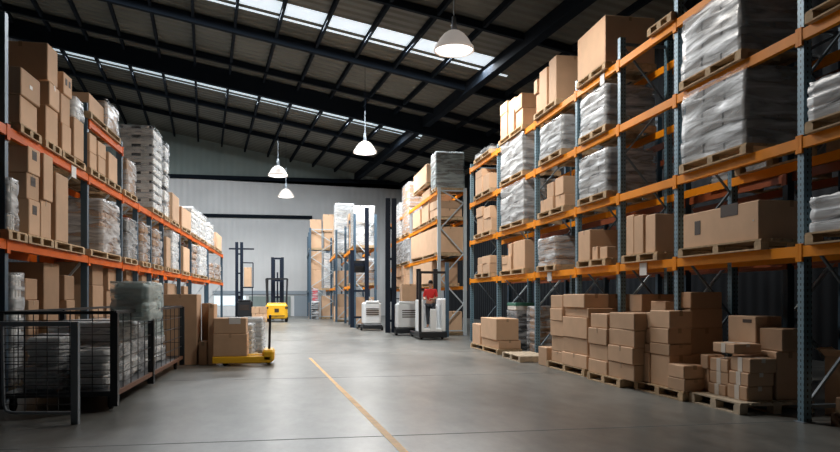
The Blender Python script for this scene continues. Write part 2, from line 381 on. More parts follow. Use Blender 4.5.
# ------------------------------------------------------------------ builders for goods
def carton(x0, x1, y0, y1, z0, z1, label, group, m=None, tape='top', rz=None, prints=None, cat='carton'):
    m = m or M_card
    cx, cy = (x0+x1)/2, (y0+y1)/2; hx, hy, h = abs(x1-x0)/2, abs(y1-y0)/2, z1-z0-.004
    rz = random.uniform(-.03, .03) if rz is None else rz
    q = MB().cbox(-hx, hx, -hy, hy, 0, h, .012)
    o = q.build('carton', m); o.location = (cx, cy, z0); o.rotation_euler = (0, 0, rz); tag(o, label, cat, group)
    e = .003; tw = .03 if max(hx, hy) > .2 else .02
    dn = min(.09, h*.3)
    t = MB()
    if tape == 'top' or tape == 'white':
        # seam across the lid along Y, running down both ends
        t.box(-tw, tw, -hy-e, hy+e, h-.001, h+e); t.box(-tw, tw, -hy-e, -hy+.001, h-dn, h+e); t.box(-tw, tw, hy-.001, hy+e, h-dn, h+e)
    if tape == 'side' or tape == 'white':
        w2 = .05 if tape == 'white' else .025; s = -1 if cx > 0 else 1
        t.box(s*(hx-.001), s*(hx+e), -w2, w2, 0.004, h+e) if tape == 'white' else t.box(s*(hx-.001), s*(hx+e), -w2, w2, h-dn, h+e)
        t.box(-hx, hx, -w2, w2, h-.001, h+e)
    t.build('packing_tape', M_wtape if tape == 'white' else M_tape, o)
    if prints:
        s = -1 if cx > 0 else 1
        for (ya, za, wa, ha, kind) in prints:
            yy, zz = -hy+ya*2*hy, za*h
            MB().box(s*(hx-.001), s*(hx+.004), yy-wa/2, yy+wa/2, zz-ha/2, zz+ha/2).build('shipping_label' if kind == 'w' else 'printed_mark', M_lab if kind == 'w' else M_ink, o)
    return o

def pallet(x0, x1, y0, y1, z, label, group, m=None, h=.15):
    m = m or M_wood
    if x0 > x1: x0, x1 = x1, x0
    if y0 > y1: y0, y1 = y1, y0
    t = empty('pallet', ((x0+x1)/2, (y0+y1)/2, z), label, 'pallet', group)
    hx, hy = (x1-x0)/2, (y1-y0)/2; d = MB(); b = MB()
    n = max(5, int(2*hx/.16)); bw = 2*hx/n
    for i in range(n): d.box(-hx+i*bw+.012, -hx+(i+1)*bw-.012, -hy, hy, h-.022, h)
    for s in (-1, 0, 1): d.box(-hx, hx, s*(hy-.06)-.06, s*(hy-.06)+.06, h-.044, h-.022)
    near = math.hypot((x0+x1)/2, (y0+y1)/2) < 13.5
    d.build('deck_boards', m, t)
    for s in (-1, 0, 1):
        b.box(s*(hx-.055)-.055, s*(hx-.055)+.055, -hy, hy, 0, .02)
        if near: b.build('bottom_board', m, t); b = MB()
    if not near: b.build('bottom_boards', m, t)
    for s in (-1, 0, 1):
        if near:
            for r in (-1, 0, 1): MB().box(r*(hx-.06)-.06, r*(hx-.06)+.06, s*(hy-.07)-.07, s*(hy-.07)+.07, .02, h-.044).build('block', m, t)
        else: MB().box(-hx, hx, s*(hy-.07)-.07, s*(hy-.07)+.07, .02, h-.044).build('bearer', m, t)
    return z+h

def gridbox(x0, x1, y0, y1, z0, z1, st, fn, nzf=None):
    nx = max(2, min(14, int((x1-x0)/st))); ny = max(2, min(22, int((y1-y0)/st))); nz = max(2, min(24, int((z1-z0)/st*1.4)))
    nz = nzf or nz
    idx = {}; vs = []; fs = []
    def V(i, j, k):
        if (i, j, k) not in idx:
            idx[(i, j, k)] = len(vs); vs.append(fn(x0+(x1-x0)*i/nx, y0+(y1-y0)*j/ny, z0+(z1-z0)*k/nz, i/nx, j/ny, k/nz))
        return idx[(i, j, k)]
    for j in range(ny):
        for k in range(nz):
            fs.append((V(0,j,k), V(0,j,k+1), V(0,j+1,k+1), V(0,j+1,k))); fs.append((V(nx,j,k), V(nx,j+1,k), V(nx,j+1,k+1), V(nx,j,k+1)))
    for i in range(nx):
        for k in range(nz):
            fs.append((V(i,0,k), V(i+1,0,k), V(i+1,0,k+1), V(i,0,k+1))); fs.append((V(i,ny,k), V(i,ny,k+1), V(i+1,ny,k+1), V(i+1,ny,k)))
    for i in range(nx):
        for j in range(ny): fs.append((V(i,j,nz), V(i+1,j,nz), V(i+1,j+1,nz), V(i,j+1,nz)))
    return MB().add(vs, fs)

def wrapped(x0, x1, y0, y1, z0, z1, label, group, core=None, film=None, layers=3, cols=3, style='carton', cat='wrapped load'):
    """goods stacked on a pallet under stretch film"""
    core = core or M_core; film = film or M_film
    if x0 > x1: x0, x1 = x1, x0
    if y0 > y1: y0, y1 = y1, y0
    cx, cy = (x0+x1)/2, (y0+y1)/2; hx, hy, h = (x1-x0)/2-.04, (y1-y0)/2-.04, z1-z0-.03
    t = empty('wrapped_load', (cx, cy, z0), label, cat, group)
    q = MB(); lh = h/layers
    for k in range(layers):
        off = random.uniform(-.015, .015)
        cw = 2*hy/cols
        for j in range(cols):
            if style == 'tray':
                q.cbox(-hx, hx, -hy+j*cw+.01, -hy+(j+1)*cw-.01, k*lh+.012, k*lh+lh*.72, .015)
                for xx in (-.5, .5): q.box(xx*hx*1.02-.12, xx*hx*1.02+.12, -hy+j*cw+.02, -hy+(j+1)*cw-.02, k*lh+lh*.74, (k+1)*lh+.01, 0)
                q.box(-hx+.06, hx-.06, -hy+j*cw+.04, -hy+(j+1)*cw-.04, k*lh+lh*.70, (k+1)*lh+.012, 1)  # dark infill paints the shade in the slots between trays
            elif style == 'sack':
                q.cbox(-hx+.02, hx-.02, -hy+j*cw+.005, -hy+(j+1)*cw-.005, k*lh+.004, (k+1)*lh-.004, .07)
            else:
                for a in (0, 1): q.cbox(-hx+a*hx+off, a*hx-.008+off*.5, -hy+j*cw+.006, -hy+(j+1)*cw-.006, k*lh+.006, (k+1)*lh-.006, .02)
    q.build('stacked_goods', [core, M_gap], t)
    sd = random.uniform(0, 50)
    def fn(x, y, z, a, b, c):
        k = .006*math.sin(z*9+sd+y*2)+.006*math.sin(y*4+z*3+sd)+random.uniform(-.003, .003)-.014*(abs(math.cos(c*layers*math.pi))**14 if 0.02 < c < .98 else 0)
        pin = 1.0      # film drawn in between layers
        if c > .93: pin -= .012
        return (x*pin+(k if a in (0, 1) else 0)*(1 if a else -1), y*pin+(k if b in (0, 1) else 0)*(1 if b else -1), z+(random.uniform(-.006, .012) if c == 1 else 0))
    gridbox(-hx-.028, hx+.028, -hy-.028, hy+.028, -.0, h+.022, .11, fn, layers*(6 if layers < 5 else 4)).build('stretch_film', film, t, True)
    return t

gFLOOR = 'cartons stacked on the floor at right'
ROW = {1: ['single'], 2: ['bottom', 'top'], 3: ['bottom', 'middle', 'top'], 4: ['bottom', 'second', 'third', 'top'], 5: ['bottom', 'second', 'third', 'fourth', 'top']}
def column(X0, depth, pf, pn, zb, tops, desc, cw, group, m=None, tape=None, prints=None, zs=None):
    """one column of cartons; pf, pn: far and near end of its aisle face, tops: upper edges; returns top height"""
    ya, yb = yat(pn, X0), yat(pf, X0); s = 1 if X0 > 0 else -1
    z = zb; n = len(tops)
    for i, t in enumerate(tops):
        zt = t if zs else zat(t, X0, ya)
        if zt-z < .08: zt = z+.12
        w = ROW[n][i]
        lab = ('%s carton, %s' % (cw, desc)) if n == 1 else '%s carton in the %s column, %s' % (w, cw, desc)
        j = random.uniform(-.01, .05); e = random.uniform(0, .07)*min(1.0, yb-ya)
        tp = tape or random.choice(['top', 'side', 'top', 'none'])
        if group == gFLOOR and yb-ya > .62 and i and random.random() < .45:
            f = random.uniform(.42, .58); ym = ya+(yb-ya)*f
            for (p_, q_, nm_) in ((ya+.012, ym-.01, 'near'), (ym+.01, yb-.02, 'far')):
                carton(X0+s*random.uniform(0, .06), X0+s*(depth-.01), p_, q_, z, zt-random.choice([0, 0, .0]), lab.replace('carton', nm_+' carton', 1), group, m=m, tape='side', prints=None)
            z = zt; continue
        carton(X0+s*j, X0+s*(depth+j-.02), ya+.012+e*.5, yb-.012-e, z, zt, lab, group, m=m, tape=tp if tp != 'none' else 'top', prints=prints if i == n-1 or prints is None else (prints if len(prints) > 1 else None))
        z = zt
    return z

# ------------------------------------------------------------------ pallet racks
def rack(name, label, X0, X1, Ys, levels, tops, group, beam_m, post_m, pw=.12, beam_h=.14, seclev=None, plates=(), bay_levels=None, brace_m=None, bw_=.06):
    """X0 aisle face, X1 rear face; frames at Ys; beams at levels; tops: post height per frame"""
    s = 1 if X1 > X0 else -1
    t = empty('pallet_rack', ((X0+X1)/2, Ys[0], 0), label, 'pallet rack', group)
    ox, oy = t.location.x, t.location.y
    for y, tp in zip(Ys, tops):
        for xx in (X0+s*.02, X1-s*.02-s*pw):
            q = MB(); xa, xb = sorted((xx, xx+s*pw)); 
            q.box(xa-ox, xb-ox, y-pw/2-oy, y+pw/2-oy, .012, tp)
            u = q.build('upright', post_m, t)
            MB().box(xa-.03-ox, xb+.03-ox, y-pw/2-.03-oy, y+pw/2+.03-oy, 0, .012).build('foot_plate', M_galv, u)
        q = MB(); a, b = X0+s*(.02+pw)-ox, X1-s*(.02+pw)-ox; z = .25; fl = 0
        while z+.3 < tp:
            z2 = min(z+1.05, tp-.1)
            q.bar((a if not fl else b, y-oy, z), (b if not fl else a, y-oy, z2), bw_, bw_*.75); z = z2; fl = 1-fl
        q.bar((a, y-oy, .2), (b, y-oy, .2), .05); q.bar((a, y-oy, tp-.12), (b, y-oy, tp-.12), .05)
        q.build('bracing', brace_m or M_grey, t)
    for i in range(len(Ys)-1):
        lv = bay_levels[i] if bay_levels else levels
        for z in lv:
            for front in (1, 0):
                xa = X0-s*.005 if front else X1-s*.10
                xb = X0+s*.015+s*.0 if front else X1-s*.02
                q = MB(); x_a, x_b = sorted((xa, X0+s*.07 if front else X1-s*.14))
                y0, y1 = Ys[i]+pw/2, Ys[i+1]-pw/2
                # beam with a rolled lip and a connector plate at each end
                q.box(x_a-ox, x_b-ox, y0-oy, y1-oy, z-beam_h, z)
                cx0, cx1 = sorted((xa-s*.008 if front else X1+s*.004, X0+s*.018 if front else X1-s*.018))
                for yy in (Ys[i]+.0, Ys[i+1]-pw/2-.0): q.box(cx0-ox, cx1-ox, yy+.002-oy, yy+pw/2-.002-oy, z-beam_h-.06, z+.03)
                q.build('beam', beam_m, t)
    for (y, z, sz) in plates:
        MB().box(X0-s*.02-ox, X0-s*.006-ox, y-sz/2-oy, y+sz/2-oy, z-.2-.05, z-.02).build('load_sign', M_lab, t)
    return t

XR = 6.36
RY = [24.84, 21.41, 17.88, 15.13, 12.99, 10.89, 7.93, 5.0]
LV = [2.25, 3.63, 5.0, 6.28]
RYn = RY[::-1]
rack('pallet_rack', 'tall pallet rack with blue posts and orange beams lining the right side', XR, 7.52, RYn, LV,
     [8.6, 8.6, 8.8, 6.75, 6.55, 6.5, 6.45, 6.45], 'pallet racks', M_orange, M_punch, .115, .14, brace_m=M_brd, bw_=.04,
     bay_levels=[LV+[7.75], LV+[7.75], LV, LV, LV, LV, LV], plates=((yat(550, XR), 2.25, .28), (yat(644, XR), 2.25, .26), (yat(603, XR), 6.28-.0, .2)))
BAYN = ['farthest bay', 'second bay from far end', 'third bay from far end', 'fourth bay from far end', 'fifth bay from far end', 'second nearest bay', 'nearest bay']
SHN = ['lowest shelf', 'second shelf', 'third shelf', 'top shelf']
def rdesc(l, b): return 'right rack %s, %s' % (SHN[l], BAYN[b])
LX0, LD = 6.3, 1.12
def rwrap(l, b, pf, pn, pt, **kw):
    ya, yb = yat(pn, LX0), yat(pf, LX0); z = LV[l]
    zp = pallet(LX0-.02, LX0+LD, ya, yb, z, 'wooden pallet under the wrapped load, %s' % rdesc(l, b), 'pallets on the right rack')
    zt = zat(pt, LX0, ya)
    if l < 3: zt = min(zt, LV[l+1]-.03)
    wrapped(LX0, LX0+LD, ya+.02, yb-.02, zp, zt, 'film-wrapped load, %s' % rdesc(l, b), 'wrapped loads on the right rack', **kw)
def rcart(l, b, cols, pf, pn, m=None, depth=1.0):
    ya, yb = yat(pn, LX0), yat(pf, LX0); z = LV[l]
    zp = pallet(LX0-.02, LX0+LD, ya, yb, z, 'wooden pallet under cartons, %s' % rdesc(l, b), 'pallets on the right rack')
    for c in cols:
        column(LX0+.02+(c[4] if len(c) > 4 else 0), depth-(c[4] if len(c) > 4 else 0) if len(c) < 6 else c[5], c[0], c[1], zp, c[2], rdesc(l, b), c[3], 'cartons on the right rack', m=m, prints=c[6] if len(c) > 6 else None)
# lowest shelf
rcart(0, 0, [(477, 482, [264, 257], 'left'), (482, 490, [263, 255], 'right')], 475, 490)
rcart(0, 1, [(501, 507, [264, 256], 'left', 0, .5), (507.2, 511, [255, 243], 'middle'), (512, 524, [239], 'large right')], 500, 524)
rwrap(0, 2, 537, 556, 235, core=M_coreb, layers=5, cols=3)
rcart(0, 3, [(577, 590, [229], 'tall left'), (590.5, 597, [246], 'small middle', 0, .45), (597.3, 606, [246], 'small right', 0, .45)], 577, 606)
rcart(0, 4, [(624, 633, [214], 'left'), (633.3, 643, [214], 'middle'), (643.3, 655, [213], 'right')], 622, 658)
rcart(0, 5, [(680, 757, [199], 'long low', 0, 1.05, [(.78, .55, .16, .22, 'k'), (.35, .88, .42, .18, 'k'), (.06, .5, .02, .02, 'w')])], 679, 762)
rwrap(0, 6, 806, 960, 168, layers=3)
# second shelf
rcart(1, 0, [(476, 482, [216, 206], 'left'), (482.3, 490, [217, 205], 'right')], 474, 491)
rwrap(1, 1, 500, 524, 177, layers=4)
rcart(1, 2, [(539, 545, [199], 'low left'), (545.3, 553, [196, 181], 'middle'), (553.3, 563, [193, 175], 'right')], 538, 564)
rwrap(1, 3, 578, 607, 146, layers=4)
rwrap(1, 5, 680, 747, 62, layers=3)
rwrap(1, 6, 806, 960, 20, layers=3)
# third shelf
rcart(2, 0, [(475, 482, [176, 168], 'left'), (482.3, 489, [172], 'right')], 474, 491)
rwrap(2, 1, 500, 523, 128, layers=4)
rwrap(2, 2, 539, 562, 113, layers=4)
rwrap(2, 3, 579, 606, 82, layers=4)
rwrap(2, 5, 680, 742, -22, layers=3)
rwrap(2, 6, 806, 960, -75, layers=3)
# top shelf
rwrap(3, 0, 474, 490, 143, film=M_filml, core=M_bag, layers=2)
rcart(3, 1, [(500, 507, [111, 100], 'left'), (507.3, 514, [109, 96], 'middle'), (514.3, 522, [107, 92], 'right')], 499, 523)
rcart(3, 2, [(534, 538, [92, 78], 'far left'), (538.3, 546.5, [66], 'tall middle'), (547, 555.5, [54], 'tall right'), ], 534, 557)
zp = pallet(LX0-.02, LX0+LD, yat(606, LX0), yat(577, LX0), LV[3], 'wooden pallet under the largest carton, right rack top shelf', 'pallets on the right rack')
carton(LX0, LX0+1.1, yat(606, LX0)+.02, yat(577, LX0)-.02, zp, zat(14, LX0, yat(606, LX0)), 'very large plain carton, right rack top shelf, fourth bay from far end', 'cartons on the right rack')
pallet(LX0-.02, LX0+LD, yat(672, LX0), yat(648, LX0), LV[3], 'bare wooden pallet, right rack top shelf, fifth bay from far end', 'pallets on the right rack')

# second rack standing back to back behind the right one
B2 = [4.2, 7.2, 10.2, 13.2, 16.2, 19.2, 22.2, 25.2]
rack('pallet_rack', 'dim pallet rack standing behind the right-hand rack, backs together', 9.1, 7.9, B2, [2.25, 3.63, 5.0], [6.1]*8, 'pallet racks', mat('beam_red_shaded', (.35, .08, .02), .5), M_blued, .12, .14)  # beam red darkened, the rear rack's shade put into its colour
for i, (y0, y1, z, zt, kind) in enumerate(((10.5, 12.4, 3.63, 4.6, 'w'), (10.6, 12.3, 5.0, 5.8, 'w'), (13.5, 15.2, 0, 1.5, 'c'), (16.6, 18.6, 0, 1.3, 'w'), (19.6, 21.6, 2.25, 3.2, 'c'), (7.6, 9.4, 3.63, 4.5, 'c'), (16.8, 18.8, 5.0, 6.0, 'c'))):
    nm = ['lower one behind the empty bay', 'upper one behind the empty bay', 'on the floor behind the tall stacks', 'on the floor far back', 'on the lowest shelf far back', 'behind the near wrapped load', 'high up far back'][i]
    zp = pallet(7.95, 9.05, y0, y1, z, 'wooden pallet on the rear rack, %s' % nm, 'pallets on the rear rack')
    if kind == 'w': wrapped(7.97, 9.0, y0+.03, y1-.03, zp, zt, 'wrapped load on the rear rack, %s' % nm, 'loads on the rear rack', core=M_core)
    else: carton(7.97, 8.95, y0+.03, y1-.03, zp, zt, 'carton on the rear rack, %s' % nm, 'loads on the rear rack')

# ------------------------------------------------------------------ left rack
XL = -4.3
LL = [2.48, 4.22, 5.42]
LPX = [8, 89, 123, 138.6, 152, 164, 181, 192, 209, 223]
LYs = [7.6] + [yat(p, XL) for p in LPX]
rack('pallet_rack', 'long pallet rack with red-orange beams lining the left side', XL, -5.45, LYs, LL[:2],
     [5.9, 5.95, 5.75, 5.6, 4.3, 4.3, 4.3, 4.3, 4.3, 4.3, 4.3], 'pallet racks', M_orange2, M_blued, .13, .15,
     bay_levels=[LL[:2], LL[:2], LL, LL[:2], LL[:2], LL[:2], LL[:2], LL[:2], LL[:2], LL[:2]], plates=((yat(73, XL), 4.22, .3),))
# load builders
LF = -4.24
LSH = ['lowest shelf', 'middle shelf', 'top shelf']
def lcol(l, pn, pf, tops, cw, desc, depth=1.0, m=None, prints=None, x=0):
    return column(LF-x, depth, pf, pn, LL[l]+.15, tops, desc, cw, 'cartons on the left rack', m=m, prints=prints)
def lpal(l, pn, pf, lab): pallet(LF, LF-1.12, yat(pn, LF), yat(pf, LF), LL[l], lab, 'pallets on the left rack', m=M_wood)
def lwrap(l, pn, pf, pt, lab, x=0, **kw):
    ya, yb = yat(pn, LF), yat(pf, LF)
    wrapped(LF-x, LF-1.1, ya+.02, yb-.02, LL[l]+.15, zat(pt, LF, ya), lab, 'wrapped loads on the left rack', **kw)
# nearest bay, middle shelf
dn = 'left rack middle shelf, nearest bay'
lpal(1, 21, 42, 'wooden pallet, left rack middle shelf, under the nearest two boxes'); lcol(1, 22, 41, [94, 66], 'near', dn, prints=[(.5, .5, .12, .06, 'w')])
lpal(1, 46, 62, 'wooden pallet, left rack middle shelf, under the largest box pile'); lcol(1, 48.5, 61, [104, 80], 'second', dn)
lpal(1, 63, 86, 'wooden pallet, left rack middle shelf, under the rounded box and bag'); lcol(1, 64, 73, [122, 92], 'third', dn)
zc = column(LF, 1.0, 84, 74, LL[1]+.15, [116], dn, 'bulging', 'cartons on the left rack')
ya = yat(56, LF); zt = max(zat(80, LF, yat(48.5, LF)), zat(92, LF, yat(64, LF)))
carton(LF-.05, LF-.95, yat(51, LF), yat(60.5, LF), zt+.005, zat(48, LF, yat(56, LF)), 'big dark-sided carton crowning the left rack, topmost of the nearest bay', 'cartons on the left rack')
carton(LF-.02, LF-.9, yat(65, LF)+.02, yat(73, LF), zat(92, LF, yat(64, LF)), zat(74, LF, yat(68, LF)), 'printed carton on top, left rack nearest bay, above the white bag', 'cartons on the left rack', prints=[(.3, .6, .1, .12, 'k'), (.7, .6, .1, .12, 'k')])
wrapped(LF+.02, LF-.7, yat(74.5, LF), yat(83.5, LF), zc, zc+.42, 'crumpled white film bag on top of the bulging carton, left rack', 'wrapped loads on the left rack', core=M_corew, style='sack', layers=2, cols=2, cat='bag')
# nearest bay, lowest shelf
dn = 'left rack lowest shelf, nearest bay'
lpal(0, 9, 28, 'wooden pallet, left rack lowest shelf, under white goods at picture edge')
lwrap(0, 10, 20, 176, 'pale wrapped goods, left rack lowest shelf, at the left picture edge', core=M_corew)
lpal(0, 29, 54, 'wooden pallet, left rack lowest shelf, under the printed boxes')
lcol(0, 30, 42, [198, 172, 145], 'printed near', dn, prints=[(.5, .72, .2, .15, 'k'), (.5, .7, .2, .02, 'k')])
lcol(0, 43, 53.5, [199, 152], 'middle', dn)
lpal(0, 55, 85, 'wooden pallet, left rack lowest shelf, under the tallest box')
lcol(0, 55.5, 70, [171], 'tall narrow', dn)
# very near bay (cut by the picture edge)
zp = pallet(LF, LF-1.1, 8.0, 9.6, LL[1], 'wooden pallet cut by the left picture edge, left rack middle shelf', 'pallets on the left rack')
carton(LF, LF-1.0, 8.2, 9.5, zp, zp+.9, 'carton cut by the left picture edge, left rack middle shelf', 'cartons on the left rack')
# second bay
lpal(2, 91, 121, 'wooden pallet under the film-capped carton, left rack top shelf')
column(LF-.02, 1.0, 106.5, 91, LL[2]+.15, [92], 'left rack top shelf', 'rust-brown near', 'cartons on the left rack')
lwrap(2, 107, 120, 98, 'film-capped carton load, left rack top shelf, right half', core=M_coreb, film=M_filml, layers=1, cols=2)
dn = 'left rack middle shelf, second bay'
lpal(1, 91, 106.5, 'left wooden pallet, left rack middle shelf, second bay'); lcol(1, 91, 98, [151, 132], 'left', dn); lcol(1, 98.5, 106, [155, 140], 'middle', dn)
lpal(1, 108, 121.5, 'right wooden pallet, left rack middle shelf, second bay'); lcol(1, 109, 119, [151], 'tall right', dn)
lpal(0, 91, 121.5, 'wooden pallet under the bulging wrapped load, left rack lowest shelf')
lwrap(0, 103, 121, 198, 'bulging film-wrapped sack load, left rack lowest shelf, second bay', core=M_coreb, film=M_film, style='sack', layers=5, cols=4)
# third bay onwards
lpal(1, 125, 137.5, 'wooden pallet under the film-covered tall carton, left rack middle shelf')
lwrap(1, 128, 137, 156, 'film-covered tall carton, left rack middle shelf, before the white stack', core=M_coreb, film=M_filml, layers=1, cols=1)
lpal(0, 125, 137.8, 'wooden pallet under grey wrapped block, left rack lowest shelf, third bay')
lwrap(0, 128, 137.8, 217, 'grey film-wrapped block, left rack lowest shelf, third bay', film=M_filml, core=M_core)
carton(LF-.3, LF-.7, yat(130, LF), yat(133, LF), zat(217, LF, yat(128, LF)), zat(210, LF, yat(128, LF)), 'small carton lying on top of the grey wrapped block, left rack', 'cartons on the left rack')
lpal(1, 153, 163, 'wooden pallet under the tall white tray stack, left rack')
lwrap(1, 154.2, 163.3, 125, 'tall white tray stack, highest load of the left rack', core=M_corew, film=M_filmt, style='tray', layers=9, cols=3)
for i, (pn, pf, pt, kind, lab) in enumerate((
        (165.6, 170, 140, 'w', 'second white tray stack, just behind the tallest one, left rack'),
        (172, 179.5, 192, 'c', 'tall brown carton standing right of the white tray stacks, left rack middle shelf'),
        (182.3, 190.6, 206, 'c', 'brown carton between the tall brown one and the white wraps, left rack'),
        (193.3, 200, 206, 'w', 'near white wrapped load, left rack middle shelf, far part'),
        (201, 207.6, 212, 'w', 'middle white wrapped load, left rack middle shelf, far part'),
        (210.3, 214.5, 222, 'w', 'far white wrapped load, left rack middle shelf, far part'),
        (216, 221.8, 232, 'c', 'last brown carton at the far end, left rack middle shelf'))):
    lpal(1, pn-.2, pf+.2, 'wooden pallet, left rack middle shelf, under the ' + ['second tray stack', 'tall brown carton', 'in-between brown carton', 'near white wrap', 'middle white wrap', 'far white wrap', 'last brown carton'][i])
    if kind == 'w': lwrap(1, pn, pf, pt, lab, core=M_corew, layers=5, cols=2, film=M_filmt if i == 0 else M_filml, style='tray' if i == 0 else 'sack')
    else: carton(LF, LF-1.0, yat(pn, LF)+.02, yat(pf, LF)-.02, LL[1]+.15, zat(pt, LF, yat(pn, LF)), lab, 'cartons on the left rack')
for i, (pn, pf, pt, kind, lab) in enumerate((
        (143, 150.8, 222, 's', 'bulging brown sack load, left rack lowest shelf, fourth bay'),
        (154.5, 163, 228, 's', 'leaning brown load, left rack lowest shelf, fifth bay'),
        (166, 171, 236, 'c', 'brown carton left of the bluish wrap, left rack lowest shelf'),
        (173, 179.5, 231, 'w', 'tall bluish-white wrapped load, left rack lowest shelf'),
        (183, 190, 246, 'c', 'brown carton right of the bluish wrap, left rack lowest shelf'),
        (193.5, 199, 244, 's', 'tan sack load, left rack lowest shelf, far part'),
        (200.5, 207.5, 246, 'w', 'tall white wrapped load, left rack lowest shelf, far part'),
        (211, 215.5, 262, 's', 'small tan load near the far end, left rack lowest shelf'),
        (217, 221.5, 263, 's', 'last tan load at the far end, left rack lowest shelf'))):
    lpal(0, pn-.2, pf+.2, 'wooden pallet, left rack lowest shelf, under the ' + ['bulging brown load', 'leaning brown load', 'carton left of bluish wrap', 'bluish wrap', 'carton right of bluish wrap', 'far tan load', 'far white wrap', 'small tan load', 'last tan load'][i])
    if kind == 'w': lwrap(0, pn, pf, pt, lab, core=M_corew, layers=4, cols=2)
    elif kind == 's': lwrap(0, pn, pf, pt, lab, core=M_coreb, layers=4, cols=2, film=M_filml, style='sack')
    else: carton(LF, LF-1.0, yat(pn, LF)+.02, yat(pf, LF)-.02, LL[0]+.15, zat(pt, LF, yat(pn, LF)), lab, 'cartons on the left rack')
# floor level under the left rack
FL = -4.45
for i, (pn, pf, tops, cw, kind) in enumerate(((14, 26, [272], 'white', 'w'), (28, 40, [300, 278], 'dusty', 'c'), (46, 62, [262], 'tall dark', 'c'), (66, 76, [300, 275], 'half-hidden', 'c'),
        (94, 104, [285, 262], 'brown', 'c'), (108, 119, [290, 268], 'short brown', 'c'), (128, 136, [280, 270], 'dim', 'c'), (142, 150, [275], 'wide dim', 'c'), (155, 162, [280], 'far dim', 'c'), (168, 178, [283], 'farther dim', 'c'), (184, 190, [286], 'farthest dim', 'c'))):
    pallet(FL+.02, FL-.95, yat(pn, FL), yat(pf, FL), 0, 'floor pallet below the left rack, under the %s goods' % cw, 'floor pallets under the left rack')
    if kind == 'w': wrapped(FL, FL-.9, yat(pn, FL)+.02, yat(pf, FL)-.02, .15, zat(tops[0], FL, yat(pn, FL)), 'white wrapped goods on the floor under the left rack, picture edge', 'goods under the left rack', core=M_corew)
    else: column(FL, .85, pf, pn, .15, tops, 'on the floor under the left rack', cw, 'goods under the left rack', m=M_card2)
# slatted wooden crate in front of the tall dark carton
t = empty('wooden_crate', (-4.2, 14.45, 0), 'slatted wooden crate on the floor behind the mesh cage', 'crate')

# ------------------------------------------------------------------ island racks, stacks and trucks on the far right
def island(name, label, px0, Y0, width, pfar, levels, top, beam, post):
    X0 = xat(px0, Y0); Y1 = min(yat(pfar, X0), YB-1.2); Y1 = min(Y1, 44.6) if Y0 < 40 and px0 < 400 else Y1; n = 2 if Y1-Y0 > 6 else 1
    rack(name, label, X0, X0+width, [Y0+(Y1-Y0)*i/n for i in range(n+1)], levels, [top]*(n+1), 'pallet racks', beam, post, .13, .14)
    return X0, Y1
RAX, RAY = island('pallet_rack', 'grey-braced pallet rack end behind the white trucks, right of aisle', 437, 28.3, 1.27, 391, [2.05, 3.3, 4.8, 6.0], 6.12, M_orange, M_grey)
def iload(X0, w, Y0, Y1, z, zt, label, kind, group, **kw):
    pal = pallet(X0, X0+w, Y0, Y1, z, 'pallet under the ' + label[0].lower()+label[1:], 'pallets on the island racks')
    if kind == 'w': wrapped(X0+.02, X0+w-.03, Y0+.03, Y1-.03, pal, zt, label, group, **kw)
    elif kind[0] == 'm':
        nc, nl = int(kind[1]), int(kind[2]); dy = (Y1-Y0-.06)/nc
        for c in range(nc):
            n_ = nl - (1 if (nl > 1 and random.random() < .35 and c) else 0); hz = (zt-pal)/nl*random.uniform(.92, 1.0)
            for r in range(n_):
                dx = random.uniform(0, .12)
                cn = {1: [''], 2: ['near ', 'far '], 3: ['near ', 'middle ', 'far ']}[nc][c]; rn = {1: ['only'], 2: ['lower', 'upper'], 3: ['bottom', 'middle', 'top'], 4: ['bottom', 'second', 'third', 'top']}[nl][r]
                carton(X0+.02+dx, X0+w-.05, Y0+.03+c*dy+.01, Y0+.03+(c+1)*dy-.01, pal+r*hz, pal+(r+1)*hz, '%s %scarton, %s' % (rn, cn, label[0].lower()+label[1:]), group)
    else: carton(X0+.02, X0+w-.05, Y0+.03, Y1-.03, pal, zt, label, group)
gA = 'loads on the island racks'
def zA(py, px, X0=None): X0 = X0 or RAX; return zat(py, X0, yat(px, X0))
def yA(px): return yat(px, RAX)
mA = (28.3+RAY)/2
iload(RAX-.05, 1.3, 28.42, yA(431), 6.0, zA(150, 437), 'Clear-wrapped pale load crowning the island rack, near end', 'w', gA, core=M_core, film=M_filmg, layers=2)
iload(RAX-.05, 1.2, 28.42, yA(429), 4.8, zA(198, 437), 'low boxes behind the grey braces, third island shelf', 'm22', gA)
iload(RAX-.05, 1.2, yA(428), yA(413), 4.8, zA(186, 427), 'broad tall pile, third island shelf', 'm22', gA)
iload(RAX-.05, 1.2, yA(427.5), yA(414), zA(186, 427)+.01, zA(164, 427), 'Carton on a dark pallet atop the broad tall one', 'c', gA)
iload(RAX-.05, 1.2, yA(409), yA(402), 4.8, zA(181, 409), 'Narrow tall pale load, third island shelf', 'w', gA, core=M_coreb, film=M_filml, layers=2, cols=1)
iload(RAX-.05, 1.2, yA(400), yA(392), 4.8, zA(202, 400), 'White-wrapped far load, third island shelf', 'w', gA, core=M_corew, layers=3, cols=2)
iload(RAX-.05, 1.2, 28.42, yA(413), 3.3, zA(226, 437), 'Widest carton, second island shelf', 'c', gA)
iload(RAX-.05, 1.2, yA(409), yA(393), 3.3, 4.66, 'Grey wrapped load, second island shelf', 'w', gA, layers=2)
iload(RAX-.05, 1.2, yA(433), yA(413), 2.05, zA(262, 430), 'Square carton, lowest island shelf near end', 'c', gA)
iload(RAX-.05, 1.2, yA(408), yA(401), 2.05, zA(264, 408), 'small pile, lowest island shelf', 'm22', gA)
iload(RAX-.05, 1.2, yA(400), yA(393), 2.05, zA(266, 400), 'far pile, lowest island shelf', 'm12', gA)
iload(RAX+.25, .9, 28.45, 29.6, 0, 1.0, 'Carton on the floor inside the braced island end', 'c', gA)

